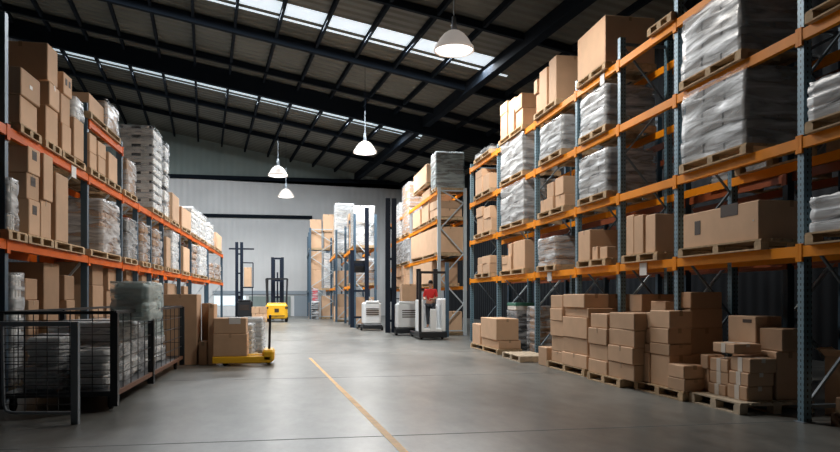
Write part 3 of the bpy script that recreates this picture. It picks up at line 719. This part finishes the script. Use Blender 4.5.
RBX, RBY = island('pallet_rack', 'dark braced pallet rack, second row back, behind the small white truck', 353, 36.2, 1.25, 344, [2.2, 4.15], 5.9, M_orange, M_blued)
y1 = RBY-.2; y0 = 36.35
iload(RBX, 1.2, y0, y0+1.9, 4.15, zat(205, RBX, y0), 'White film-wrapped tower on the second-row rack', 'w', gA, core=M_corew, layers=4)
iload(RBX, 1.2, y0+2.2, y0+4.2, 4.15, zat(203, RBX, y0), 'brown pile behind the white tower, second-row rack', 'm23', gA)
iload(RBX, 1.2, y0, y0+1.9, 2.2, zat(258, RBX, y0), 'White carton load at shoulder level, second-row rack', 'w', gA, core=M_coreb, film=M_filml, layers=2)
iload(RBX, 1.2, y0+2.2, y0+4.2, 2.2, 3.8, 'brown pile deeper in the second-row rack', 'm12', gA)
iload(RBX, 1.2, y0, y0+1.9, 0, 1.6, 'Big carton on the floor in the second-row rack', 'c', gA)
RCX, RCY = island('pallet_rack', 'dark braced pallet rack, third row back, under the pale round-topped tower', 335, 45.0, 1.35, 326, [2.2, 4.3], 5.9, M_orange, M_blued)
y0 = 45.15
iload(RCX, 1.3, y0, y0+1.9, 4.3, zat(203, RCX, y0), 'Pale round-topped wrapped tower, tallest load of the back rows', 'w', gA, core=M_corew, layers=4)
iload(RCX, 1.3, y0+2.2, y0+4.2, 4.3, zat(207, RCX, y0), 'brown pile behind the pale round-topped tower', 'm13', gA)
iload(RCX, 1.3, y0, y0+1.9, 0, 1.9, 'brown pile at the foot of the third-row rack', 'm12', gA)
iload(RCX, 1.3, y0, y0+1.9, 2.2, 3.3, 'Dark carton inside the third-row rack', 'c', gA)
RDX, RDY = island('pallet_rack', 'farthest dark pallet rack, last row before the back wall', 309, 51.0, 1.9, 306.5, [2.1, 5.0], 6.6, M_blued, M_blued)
y0 = 51.15
iload(RDX, .95, y0, y0+1.1, 5.0, zat(217, RDX, y0), 'pile on the left of the farthest rack', 'm12', gA)
iload(RDX+1.0, .85, y0, y0+1.1, 5.0, zat(211, RDX, y0), 'tallest pile on the right of the farthest rack', 'm12', gA)
iload(RDX+.05, .9, y0, y0+1.1, 2.1, zat(248, RDX, y0), 'brown pile in the middle left of the farthest rack', 'm12', gA)
iload(RDX+1.0, .85, y0, y0+1.1, 2.1, 4.8, 'White wrapped load in the middle of the farthest rack', 'w', gA, core=M_corew)
iload(RDX+.9, .95, y0, y0+1.1, 0, 1.7, 'Brown carton at the foot of the farthest rack', 'c', gA)
iload(RDX, .8, y0, y0+1.1, 0, 1.2, 'Dark-shaded carton at the foot left of the farthest rack', 'c', gA)

# ------------------------------------------------------------------ trucks
def forklift(x, y, rz, label, mast_h=4.6, body=None):
    body = body or M_yel
    t = empty('forklift', (x, y, 0), label, 'forklift', None, rz)
    # rear of the truck looks towards -Y
    q = MB().cbox(-.68, .68, -1.1, -.45, .22, 1.15, .09); q.cbox(-.64, .64, -.5, .9, .18, .62, .05); q.cbox(-.6, .6, -1.02, -.3, 1.1, 1.22, .04)
    q.build('counterweight_body', body, t)
    MB().box(-.14, .14, -1.115, -1.095, .62, .86).build('rear_badge', M_ink, t)
    MB().box(-.5, .5, -1.112, -1.09, .36, .42).build('rear_slot', M_black, t)
    g = MB()
    for sx in (-1, 1):
        g.tube([(sx*.60, -.95, 1.1), (sx*.66, -.7, 2.75), (sx*.64, .65, 2.8), (sx*.6, .88, .6)], .065, 8)
    for i in range(7): g.bar((-.66, -.66+i*.21, 2.78), (.66, -.66+i*.21, 2.78), .08, .08)
    g.build('overhead_guard', M_black, t)
    MB().cbox(-.28, .28, -.35, .15, .62, .78, .05).cbox(-.26, .26, -.42, -.3, .75, 1.25, .05).build('seat', M_black, t)
    MB().tube([(0, .75, .62), (0, .5, 1.15)], .03).tube([(.2*math.cos(a*math.pi/8), .5+.06*math.sin(a*math.pi/8), 1.15+.19*math.sin(a*math.pi/8)) for a in range(17)], .02).build('steering_wheel', M_black, t)
    for sx in (-1, 1):
        MB().bar((sx*.33, 1.05, .1), (sx*.33, 1.05, mast_h), .14, .18).build('mast_upright', M_navy, t)
        MB().bar((sx*.2, 1.08, .3), (sx*.2, 1.08, mast_h-.15), .07, .1).build('inner_mast_rail', M_navy, t)
        MB().box(sx*.3-.06, sx*.3+.06, 1.25, 2.35, .08, .13).box(sx*.3-.06, sx*.3+.06, 1.2, 1.26, .08, .65).build('fork', M_black, t)
        for yy in (-.72, .68): MB().wheel((sx*.6, yy, .28), .28, .2).build('wheel', M_rub, t, True)
    q = MB()
    for z in (.5, 1.6, 2.7, mast_h-.08): q.bar((-.33, 1.12, z), (.33, 1.12, z), .08, .12)
    q.tube([(0, 1.05, .3), (0, 1.05, mast_h-1.0)], .05); q.build('mast_crossbars', M_navy, t)
    MB().box(-.5, .5, 1.16, 1.22, .5, .95).build('load_backrest', M_black, t)
    for sx in (-1, 1): MB().cbox(sx*.62-.1, sx*.62+.1, -1.12, -1.08, .85, .98, .02).build('rear_light', M_ink, t)
    return t
forklift(-1.02, 46.6, 0, 'yellow and black forklift seen from behind at the end of the aisle', 4.25).scale = (1, 1, 1)
# tall mast truck left of the yellow forklift
def picker(x, y, rz, label, mast_h, lift, chassis, mo=0.0, mg=.42, mastm=None, sidepost=True, cw=.62, mh2=None):
    mastm = mastm or M_navy
    t = empty('reach_truck', (x, y, 0), label, 'reach truck', 'order picking trucks', rz)
    q = MB().cbox(-cw, cw, -.65, .45, .28, 1.35, .08); q.cbox(-cw+.1, cw-.1, -.66, -.5, 1.3, 1.42, .03)
    q.build('chassis', chassis, t)
    q = MB()
    for i in range(4): q.box(-.3, .3, -.665, -.645, .75+i*.09, .79+i*.09)
    q.build('printed_mark', M_ink, t)
    MB().cbox(-cw-.04, cw+.04, -.72, .5, .08, .3, .03).build('skirt', M_black, t)
    for sx in (-1, 1):
        MB().bar((mo+sx*mg, .62 if abs(mo) < .6 else -.1, .1), (mo+sx*mg, .62 if abs(mo) < .6 else -.1, mast_h if sx < 0 or mh2 is None else mh2), .13, .2).build('mast_upright', mastm, t)
        MB().cbox(sx*.52-.07, sx*.52+.07, .5, 1.9, .08, .24, .02).build('support_leg', M_black, t)
        for yy in (-.35, 1.75): MB().wheel((sx*.5, yy, .1), .1, .1).build('wheel', M_rub, t, True)
        MB().box(sx*.25-.05, sx*.25+.05, .8, 1.8, lift, lift+.05).build('fork', M_black, t)
        if sidepost: MB().bar((sx*.58, -.45, 1.3), (sx*.58, -.45, 2.3), .07).build('guard_post', M_black, t)
    q = MB()
    z = .6
    ym = .66 if abs(mo) < .6 else -.1
    while z < min(mast_h, mh2 or 99): q.bar((mo-mg, ym, z), (mo+mg, ym, z), .07, .1); z += 1.3
    q.build('mast_crossbars', mastm, t)
    if sidepost:
        q = MB()
        for i in range(6): q.bar((-.6, -.45+i*.2, 2.3), (.6, -.45+i*.2, 2.3), .05, .04)
        q.bar((-.6, -.47, 2.3), (-.6, .58, 2.3), .06); q.bar((.6, -.47, 2.3), (.6, .58, 2.3), .06)
        q.build('overhead_guard', M_black, t)
    MB().box(mo-mg, mo+mg, .76 if abs(mo) < .6 else .02, .8 if abs(mo) < .6 else .06, lift-.1, lift+.5).build('fork_carriage', M_black, t)
    return t
x_, y_ = gp(245, 321); tk = picker(x_, y_, 0, 'tall navy mast truck parked left of the yellow forklift', 5.3, 1.2, M_black, sidepost=False, mo=-.42, mg=.16, cw=.5)
MB().bar((-1.1, .7, 4.85), (.55, .7, 4.85), .1, .1).build('top_arm', M_navy, tk)
MB().box(-.2, .5, .35, .75, 2.2, 2.28).bar((-.2, .4, 2.2), (-.2, .4, 3.9), .07).bar((.5, .4, 2.2), (.5, .4, 3.9), .07).bar((-.2, .4, 3.9), (.5, .4, 3.9), .07).bar((.45, .4, .3), (.45, .4, 2.2), .06).build('lift_cage', M_navy, tk)
carton(x_-.1, x_+.4, y_+.45, y_+.72, 2.285, 3.6, 'carton lifted in the cage of the tall navy mast truck', 'cartons on trucks', rz=0)
xx_, yy_ = gp(259.5, 322.5)
pallet(xx_-.5, xx_+.45, yy_, yy_+1.0, 0, 'pallet with cartons beside the yellow forklift, left of it', 'small pallet by the forklift', m=M_wood)
for k_ in range(2):
    for r_ in range(2): carton(xx_-.48+k_*.47, xx_-.03+k_*.47, yy_+.05, yy_+.9, .15+r_*.42, .56+r_*.42, '%s %s small carton left of the yellow forklift' % (('lower', 'upper')[r_], ('left', 'right')[k_]), 'cartons by the forklift')
xV1, yV1 = 4.75, 29.3
picker(xV1, yV1, 0, 'white reach truck with carton load beside the island rack', 5.75, 1.5, M_white, sidepost=False, mo=-.70, mg=.13, mastm=M_navy, cw=.54)
carton(xV1-.3, xV1+.45, yV1-.6, yV1+.1, 1.43, 2.15, 'brown carton riding on top of the white reach truck', 'cartons on trucks')
picker(3.72, 33.8, 0, 'small white reach truck farther back, before the second-row rack', 3.9, 2.9, M_white, sidepost=False, mo=-.5, mg=.36, cw=.42, mh2=6.0)
V2X = xat(430, 26.3)
t2 = picker(V2X, 26.3, 0, 'white ride-on truck driven by the person in red', 2.7, .5, M_white, mastm=M_black, sidepost=False)
for ch in list(t2.children):
    if ch.name.split('.')[0] in ('chassis', 'printed_mark'): bpy.data.objects.remove(ch)
q = MB().cbox(-.62, -.46, -.65, .45, .28, 1.5, .05).cbox(.40, .62, -.65, .45, .28, 1.55, .05).cbox(-.5, .5, -.6, .4, .26, .42, .03).cbox(-.5, .5, .25, .45, .4, 1.3, .04).cbox(-.14, .14, -.64, -.56, .3, 1.15, .03)
q.build('chassis', M_white, t2)
MB().bar((-.62, -.6, .1), (-.62, -.6, 2.55), .12).build('guard_post', M_black, t2)
MB().bar((.66, -.6, .1), (.66, -.6, 2.9), .16).build('guard_post', M_blued, t2)
MB().bar((-.62, -.6, 2.52), (.66, -.6, 2.52), .09).build('guard_bar', M_black, t2)
t2.scale = (.8, 1, 1)

# ------------------------------------------------------------------ person in red
def skin(name, verts, edges, mat_, parent, sub=2):
    me = bpy.data.meshes.new(name); me.from_pydata([v[:3] for v in verts], edges, []); me.materials.append(mat_)
    o = bpy.data.objects.new(name, me); C.objects.link(o)
    if parent: o.parent = parent
    m = o.modifiers.new('skin', 'SKIN'); m.use_smooth_shade = True
    for i, v in enumerate(verts):
        sv = me.skin_vertices[0].data[i]; r = v[3]; sv.radius = r if isinstance(r, tuple) else (r, r); sv.use_root = (i == 0)
    s2 = o.modifiers.new('sub', 'SUBSURF'); s2.levels = sub; s2.render_levels = sub
    return o
def person(x, y, z, rz, label, shirt):
    sk = mat('skin', (0.42, 0.24, 0.16), .6); tr = mat('work_trousers_dark', (0.03, 0.035, 0.045), .8); hr = mat('hair_dark', (0.02, 0.014, 0.01), .7)
    root_v = [(0,0,.95,(.15,.11)), (0,0,1.15,(.14,.10)), (0,0,1.36,(.17,.11)), (0,0,1.47,(.08,.07)), (0,-.01,1.54,.055), (0,-.015,1.62,(.075,.09)), (0,-.01,1.73,(.072,.085)),
        (.19,0,1.42,.062), (.25,-.02,1.15,.048), (.16,-.26,1.08,.036), (.1,-.36,1.1,.03),
        (-.19,0,1.42,.062), (-.25,-.02,1.15,.048), (-.16,-.26,1.08,.036), (-.1,-.36,1.1,.03),
        (.1,0,.85,.095), (.1,-.02,.48,.066), (.1,.02,.1,.045), (.1,-.12,.04,.042),
        (-.1,0,.85,.095), (-.1,-.02,.48,.066), (-.1,.02,.1,.045), (-.1,-.12,.04,.042)]
    ed = [(0,1),(1,2),(2,3),(3,4),(4,5),(5,6),(2,7),(7,8),(8,9),(9,10),(2,11),(11,12),(12,13),(13,14),(0,15),(15,16),(16,17),(17,18),(0,19),(19,20),(20,21),(21,22)]
    b = skin('person', root_v, ed, sk, None); b.location = (x, y, z); b.rotation_euler = (0, 0, rz); tag(b, label, 'person')
    def sub(ids, name, m, gr, extra=None):
        mp = {i: n for n, i in enumerate(ids)}
        vs = [(*root_v[i][:3], tuple(r+gr for r in (root_v[i][3] if isinstance(root_v[i][3], tuple) else (root_v[i][3],)*2))) for i in ids]
        return skin(name, vs, [(mp[a], mp[c]) for a, c in ed if a in mp and c in mp], m, b)
    sub([0, 1, 2, 3, 7, 8, 11, 12], 'shirt', shirt, .014)
    sub([0, 15, 16, 17, 19, 20, 21], 'trousers', tr, .012)
    # face, ears, hair
    q = MB()
    for sx in (-1, 1): q.lathe([(0, -.012), (.012, 0), (0, .012)], sx*.03, -.098, 1.68, 8)
    q.build('eye', mat('eye_dark', (.02, .02, .02), .3), b, True)
    MB().add([(-.014, -.098, 1.64), (.014, -.098, 1.64), (0, -.125, 1.64), (0, -.1, 1.69)], [(0,1,3),(1,2,3),(2,0,3),(0,2,1)]).build('nose', sk, b)
    q = MB()
    for k in range(6): pass
    MB().lathe([(0, .09), (.05, .08), (.08, .04), (.09, -.01), (.088, -.05), (.07, -.06)], 0, .012, 1.73, 18).build('hair', hr, b, True)
    for sx in (-1, 1):
        for f_ in range(4): 
            MB().tube([(sx*(.1-.012*f_), -.37, 1.11-.012*f_), (sx*(.085-.012*f_), -.42, 1.10-.012*f_), (sx*(.075-.012*f_), -.44, 1.07-.01*f_)], .009, 6).build('finger', sk, b, True)
        MB().tube([(sx*.08, -.36, 1.12), (sx*.055, -.39, 1.14)], .011, 6).build('thumb', sk, b, True)
    return b
person(V2X-.02, 26.1, .43, R(-25), 'person in a red shirt driving the white truck', mat('red_shirt', (0.55, 0.02, 0.02), .8))
# red and white bundle hanging at the farthest rack
t = wrapped(1.25, 1.85, 50.1, 50.7, 0, 1.3, 'dark bagged goods on the floor before the farthest rack', 'goods at the farthest rack', core=M_bag, film=M_filml, layers=2, cols=1, style='sack', cat='bag')
t = wrapped(1.3, 1.8, 50.15, 50.6, 1.3, 2.2, 'red and white bundle on the dark bag, before the farthest rack', 'goods at the farthest rack', core=mat('red_cloth', (0.5, 0.05, 0.07), .7), film=M_filml, layers=3, cols=2, style='sack', cat='bundle')

# ------------------------------------------------------------------ floor stacks on the right
gF = 'cartons stacked on the floor at right'; gP = 'floor pallets at right'
# farthest stack
X0 = 5.57; pallet(X0-.02, X0+.7, yat(498, X0), yat(471, X0), 0, 'floor pallet under the farthest floor stack on the right', gP)
column(X0, .62, 480, 471, .15, [323], 'farthest floor stack on the right', 'narrow left', gF)
column(X0, .66, 497, 480.5, .15, [337, 317], 'farthest floor stack on the right', 'main', gF, tape='top')
X0 = 5.45; pallet(X0, X0+.8, yat(520, X0), yat(502, X0), 0, 'bare floor pallet beside the farthest floor stack', gP, m=mat('pallet_wood_pale', (0.52, 0.42, 0.30), .8, noise=.2, nscale=9))
# bits behind the bare pallet
wrapped(6.55, 7.2, 20.0, 21.0, .0, 1.2, 'black plastic-wrapped goods behind the bare pallet', 'goods under the right rack', core=M_bag, film=M_filml, layers=2, cols=1, cat='bag', style='sack')
o = MB().cbox(6.55, 7.2, 20.05, 20.9, 1.2, 1.42, .02).cbox(6.54, 7.21, 20.04, 20.91, 1.32, 1.43, .02, 1).build('lidded_box', [M_corew, M_green], None, loc=None)
tag(o, 'green and white flat box lying on the black goods behind bare pallet', 'box')
wrapped(6.55, 7.3, 18.2, 19.1, 0, 1.35, 'tan paper sacks stacked behind the bare floor pallet', 'goods under the right rack', core=M_coreb, film=M_filml, layers=4, cols=1, style='sack')
# second stack
X0 = 5.76; d2 = 'second floor stack from the back, right side'
pallet(X0-.02, X0+.56, yat(585, X0), yat(547, X0), 0, 'floor pallet under the second floor stack from the back', gP)
column(X0, .5, 562, 550, .15, [350, 335, 320, 308, 295], d2, 'left', gF)
column(X0, .54, 586.5, 562.5, .15, [351, 336, 316, 307, 294], d2, 'right', gF)
column(X0-.02, .4, 546.5, 538.5, .0, [346], d2, 'low outer', gF)
# third stack
X0 = 5.68; d3 = 'third floor stack from the back'
pallet(X0-.02, X0+.62, yat(621, X0), yat(588, X0), 0, 'floor pallet under the third floor stack from the back', gP)
column(X0, .58, 606, 588, .15, [358, 343, 327, 313], d3, 'left', gF)
column(X0, .60, 633, 606.5, .15, [360, 344, 328, 312], d3, 'right', gF)
# cartons standing further in under the rack
for i, (pf, pn, tops, cw) in enumerate(((583, 600, [345, 320, 308, 294], 'left'), (627, 641, [345, 312, 294], 'middle'), (648, 664, [340, 313, 301], 'right'))):
    pallet(6.55, 7.35, yat(pn, 6.55), yat(pf, 6.55), 0, 'floor pallet hidden deep under the right rack, %s one' % cw, gP)
    column(6.57, .75, pf, pn, .15, tops, 'pile deep under the right rack', cw, gF)
# fourth stack
X0 = 5.9; d4 = 'fourth floor stack from the back'
pallet(X0-.04, X0+.44, yat(685, X0), yat(636, X0), 0, 'floor pallet under the fourth floor stack from the back', gP)
column(X0, .42, 648.5, 644, .15, [352, 343, 328, 312], d4, 'left', gF)
z4 = column(X0, .42, 668, 649, .15, [353, 342, 327, 310], d4, 'middle', gF)
column(X0-.02, .40, 684, 668.5, .15, [376, 363], d4, 'front right', gF)
column(6.42, .6, 689, 674, .0, [352, 327, 308, 292], d4, 'rear right', gF, m=M_card)
# fifth stack: nearest full pallet
X0 = 5.95; d5 = 'nearest floor stack'
ny, fy = 8.55, 9.78
pallet(X0, X0+1.15, ny, fy, 0, 'pale floor pallet under the nearest full carton stack', gP, m=mat('pallet_wood_pale', (0.52, 0.42, 0.30), .8, noise=.2, nscale=9), h=.16)
X0 = 6.16
column(X0+.03, .30, 708, 701, .16, [368, 354], d5, 'left', gF)
column(X0, .42, 727, 708.5, .16, [382, 370, 357], d5, 'second', gF, tape='white')
column(X0, .42, 748, 727.5, .16, [383, 370, 356], d5, 'third', gF, tape='white')
zz = max(zat(357, X0, yat(727, X0)), zat(356, X0, yat(748, X0)))
carton(X0+.01, X0+.44, yat(734, X0), yat(712, X0), zz, zat(344, X0, yat(734, X0)), 'small carton with white tape, alone on top of nearest floor stack', gF, tape='white')
carton(6.64, 7.06, 8.7, 9.75, .16, .84, 'lower carton at the back of nearest floor stack', gF)
carton(6.62, 7.05, 9.15, 9.80, .84, 1.32, 'large carton highest at the back of nearest floor stack', gF, prints=[(.3, .85, .2, .05, 'k')])
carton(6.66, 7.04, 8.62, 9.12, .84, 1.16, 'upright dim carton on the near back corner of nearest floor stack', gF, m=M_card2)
# open carton with raised flaps
def open_carton(x, y, z, sx, sy, h, rz, tilt, label):
    t = empty('open_carton', (x, y, z), label, 'carton', gF, rz); t.rotation_euler = (tilt[0], tilt[1], rz)
    q = MB(); e = .006
    q.box(-sx, sx, -sy, sy, 0, e); q.box(-sx, -sx+e, -sy, sy, 0, h); q.box(sx-e, sx, -sy, sy, 0, h); q.box(-sx, sx, -sy, -sy+e, 0, h); q.box(-sx, sx, sy-e, sy, 0, h)
    q.build('box_body', M_card, t)
    for a, b, c, d in (((-sx, -sy), (-sx, sy), -1, 0), ((sx, sy), (sx, -sy), 1, 0), ((-sx, sy), (sx, sy), 0, 1), ((sx, -sy), (-sx, -sy), 0, -1)):
        o_ = sx*.8; v = [(a[0], a[1], h), (b[0], b[1], h), (b[0]+c*o_*.8, b[1]+d*o_*.8, h+o_*.6), (a[0]+c*o_*.8, a[1]+d*o_*.8, h+o_*.6)]
        v += [(p[0], p[1], p[2]+.006) for p in v]
        MB().add(v, [(0,1,2,3),(7,6,5,4),(0,4,5,1),(1,5,6,2),(2,6,7,3),(3,7,4,0)]).build('flap', M_card, t)
open_carton(6.12, 10.9-.45, z4+.0, .12, .14, .1, .3, (0, 0), 'small open carton with raised flaps on top of fourth floor stack') if False else None
open_carton(7.36, 8.25, 0, .20, .20, .80, .35, (0, 0), 'open carton with raised flaps by the near blue post')
# sixth: bottom right corner
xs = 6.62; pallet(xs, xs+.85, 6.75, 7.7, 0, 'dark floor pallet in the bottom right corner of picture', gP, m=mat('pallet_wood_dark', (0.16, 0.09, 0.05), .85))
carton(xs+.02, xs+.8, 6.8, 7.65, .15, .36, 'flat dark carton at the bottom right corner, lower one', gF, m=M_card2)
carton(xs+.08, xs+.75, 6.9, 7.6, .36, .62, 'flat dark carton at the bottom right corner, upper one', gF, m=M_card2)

# ------------------------------------------------------------------ left foreground
# big cartons beyond the cage
gL = 'cartons on the floor left of the aisle'
carton(-2.98, -2.22, 17.1, 17.9, 0, zat(294, -2.6, 17.1), 'tallest brown carton standing on the floor left of the aisle', gL, rz=0)
carton(-2.18, -2.0, 17.12, 17.75, 0, .55, 'low brown carton tucked against the tallest floor carton', gL, rz=0)
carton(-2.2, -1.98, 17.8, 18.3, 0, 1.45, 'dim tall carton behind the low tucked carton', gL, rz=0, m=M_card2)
carton(-1.97, -1.83, 17.15, 17.8, 0, zat(304, -1.9, 17.1), 'narrow upright carton between the tallest carton and yellow truck', gL, rz=0)
# yellow pallet truck
PX, PY = -1.72, 16.75
t = empty('pallet_truck', (-1.1, 17.2, 0), 'yellow pallet truck carrying stacked cartons, left of the aisle', 'pallet truck')
ox, oy = -1.1, 17.2
MB().cbox(xat(212,16.72)-ox, xat(271,16.72)-ox, 16.72-oy, 16.9-oy, .06, .22, .02).build('fork', M_yel, t)
MB().cbox(xat(212,16.72)-ox, xat(271,16.72)-ox, 17.35-oy, 17.53-oy, .06, .22, .02).build('fork', M_yel, t)
MB().cbox(xat(262,16.72)-ox, xat(274,16.72)-ox, 16.72-oy, 17.6-oy, .08, .36, .05).build('truck_head', M_yel, t)
MB().tube([(-.56-ox, 17.15-oy, .3), (-.54-ox, 17.15-oy, 1.15)], .03).tube([(-.54-ox, 16.98-oy, 1.15), (-.54-ox, 17.32-oy, 1.15)], .025).build('handle', M_black, t)
for yy in (16.81, 17.44):
    MB().wheel((-1.55-ox, yy-oy, .06), .06, .1, 'Y').build('wheel', M_rub, t, True)
MB().wheel((-.58-ox, 17.15-oy, .09), .09, .12, 'Y').build('wheel', M_rub, t, True)
yy = 16.74
xa, xb = xat(213, yy), xat(247, yy)
z1_, z2_ = zat(334, xa, yy), zat(319, xa, yy)+.02
carton(xa, xb, yy, 17.45, .225, z1_, 'lower carton on the yellow pallet truck', gL, rz=0)
co = carton(xa+.01, xb-.02, yy+.01, 17.43, z1_, z2_, 'upper carton with a white slip on its edge, on the yellow pallet truck', gL, rz=0)
h_ = (17.43-yy-.01)/2
MB().box(-.02, .24, -h_-.006, -h_, z2_-z1_-.14, z2_-z1_).box(-.02, .24, -h_-.006, -h_+.25, z2_-z1_, z2_-z1_+.006).build('shipping_label', M_lab, co)
# stacks of white paper goods behind them
for i, (x0, x1, y0, n, lab) in enumerate(((-1.5, -.95, 18.1, 6, 'near stack of white paper parcels behind the yellow truck'), (-1.35, -.75, 19.2, 7, 'far stack of white paper parcels behind the yellow truck'))):
    zt = pallet(x0-.05, x1+.05, y0-.03, y0+.8, 0, 'pallet under the %s paper parcels behind yellow truck' % ('near' if i == 0 else 'far'), gL)
    wrapped(x0, x1, y0, y0+.75, zt, zt+n*.13, lab, 'white paper parcels', core=M_paper, film=M_filml, style='sack', layers=n, cols=2)
# wheeled mesh cage
X0c, X1c, Y0c, Y1c, H = -3.95, -2.48, 10.5, 16.6, 1.38
t = empty('mesh_cage_trolley', (-3.2, 13.5, 0), 'long black wire cage trolley holding white bundles, left foreground', 'cage trolley')
ox, oy = -3.2, 13.5
MB().box(X0c-ox, X1c-ox, Y0c-oy, Y1c-oy, .2, .27).build('deck', M_black, t)
MB().box(X1c-ox, X1c+.03-ox, Y0c-oy, Y1c-oy, .2, .27).build('deck_edge', mat('rusty_edge', (0.16, 0.07, 0.035), .7), t)
for x in (X0c, X1c):
    for y in (Y0c, 13.1, Y1c):
        MB().box(x-.05-ox, x+.05-ox, y-.05-oy, y+.05-oy, .06, H+(.28 if y == 13.1 and x == X1c else 0)).build('post', M_black, t)
for x in (X0c+.1, X1c-.08):
    for y in (Y0c+.15, Y1c-.4):
        w_ = MB().wheel((x-ox, y-oy, .09), .09, .06); w_.build('caster', M_rub, t, True)
        MB().box(x-.04-ox, x+.04-ox, y-.03-oy, y+.03-oy, .12, .2).build('caster_bracket', M_black, t)
def meshpanel(a, b, z0, z1, nm, hs=.1, vs_=.28, rr=.006):
    a = Vector((a[0]-ox, a[1]-oy, 0)); b = Vector((b[0]-ox, b[1]-oy, 0)); q = MB(); L_ = (b-a).length; n = int(L_/vs_)
    for i in range(1, n): p = a.lerp(b, i/n); q.bar((p.x, p.y, z0), (p.x, p.y, z1), rr*2)
    z = z0+hs
    while z < z1: q.bar((a.x, a.y, z), (b.x, b.y, z), rr*2); z += hs
    q.bar((a.x, a.y, z1), (b.x, b.y, z1), .045); q.build(nm, M_black, t)
meshpanel((X0c, Y0c), (X1c, Y0c), .27, H, 'mesh_panel'); meshpanel((X1c, Y0c), (X1c, Y1c), .27, H, 'mesh_panel', .22, .5)
meshpanel((X0c, Y0c), (X0c, Y1c), .27, H, 'mesh_panel', .3, .6); meshpanel((X0c, Y1c), (X1c, Y1c), .27, H, 'mesh_panel', .3, .4)
gC = 'white bundles in the wire cage'
for i, (x0, x1, y0, y1, z0, z1, lab) in enumerate((
        (-3.85, -3.25, 10.75, 11.6, .27, .62, 'paper bundle low at the left of the wire cage'),
        (-3.2, -2.62, 10.75, 11.7, .27, .86, 'large white bundle at the near right of the wire cage'),
        (-3.8, -3.25, 10.8, 11.6, .62, 1.05, 'upper left white bundle in the wire cage'),
        (-3.75, -2.60, 11.68, 13.2, .27, 1.22, 'long white bundle in the middle of the wire cage'),
        (-3.75, -2.65, 13.8, 15.6, .27, .8, 'white bundle at the far end of the wire cage'))):
    wrapped(x0, x1, y0, y1, z0, z1, lab, gC, core=M_paper, film=M_filml, layers=3, cols=2, style='sack', cat='bundle')
wrapped(xat(109,11.7), xat(149,11.7), 11.7, 12.9, 1.22, zat(281,-2.9,11.7), 'greenish film-wrapped bale standing out above the wire cage', gC, core=mat('goods_grey_green', (.50, .58, .56), .7), film=M_filmg, layers=2, cols=2, style='sack', cat='bale')
wrapped(-3.15, -2.62, 14.2, 15.2, .8, 1.86, 'second greenish bale behind the first, above the wire cage', gC, core=mat('goods_grey_green', (.50, .58, .56), .7), film=M_filmg, layers=2, cols=2, style='sack', cat='bale')
# crate boards
t = bpy.data.objects['wooden_crate']
for s in (0, 1):
    for i in range(4): MB().box(-.20, .20, -1.0+s*1.96, -.96+s*1.96, .12+i*.27, .32+i*.27).build('slat', M_wood, t)
for s in (0, 1):
    for i in range(4): MB().box(-.22+s*.40, -.18+s*.40, -1.0, 1.0, .12+i*.27, .32+i*.27).build('slat', M_wood, t)
for sx in (-.15, .15):
    for sy in (-.93, .94): MB().box(sx-.03, sx+.03, sy-.03, sy+.03, 0, 1.2).build('corner_post', M_wood, t)
MB().box(-.18, .18, -.93, .93, .06, .12).build('crate_floor', M_wood, t)
# grey framed mesh gate
def gate():
    gx, gy = gp(79, 424); L_ = 1.75
    t = empty('mesh_gate', (gx, gy, 0), 'grey steel framed mesh gate panel in the left foreground', 'gate', None, -TH)
    q = MB(); q.box(-.09, 0, -.03, .03, 0, 1.29); q.build('gate_post', M_galv, t)
    MB().box(-L_, -.1, -.025, .025, 1.23, 1.29).build('top_rail', M_galv, t)
    MB().box(-L_-.1, -L_, -.03, .03, 0, 1.29).build('gate_post', M_galv, t)
    pts = [(-.1, 0, .14), (-.84, 0, .14), (-.92, 0, .17), (-.95, 0, .25), (-.97, 0, 1.24)]
    MB().tube(pts, .02).build('inner_frame', M_galv, t)
    q = MB()
    for i in range(1, 10): q.bar((-.95, 0, .14+i*.108), (-.1, 0, .14+i*.108), .007)
    for i in range(1, 6): q.bar((-.96+i*.14, 0, .14), (-.96+i*.14, 0, 1.24), .007)
    q.build('mesh_panel', M_black, t)
gate()
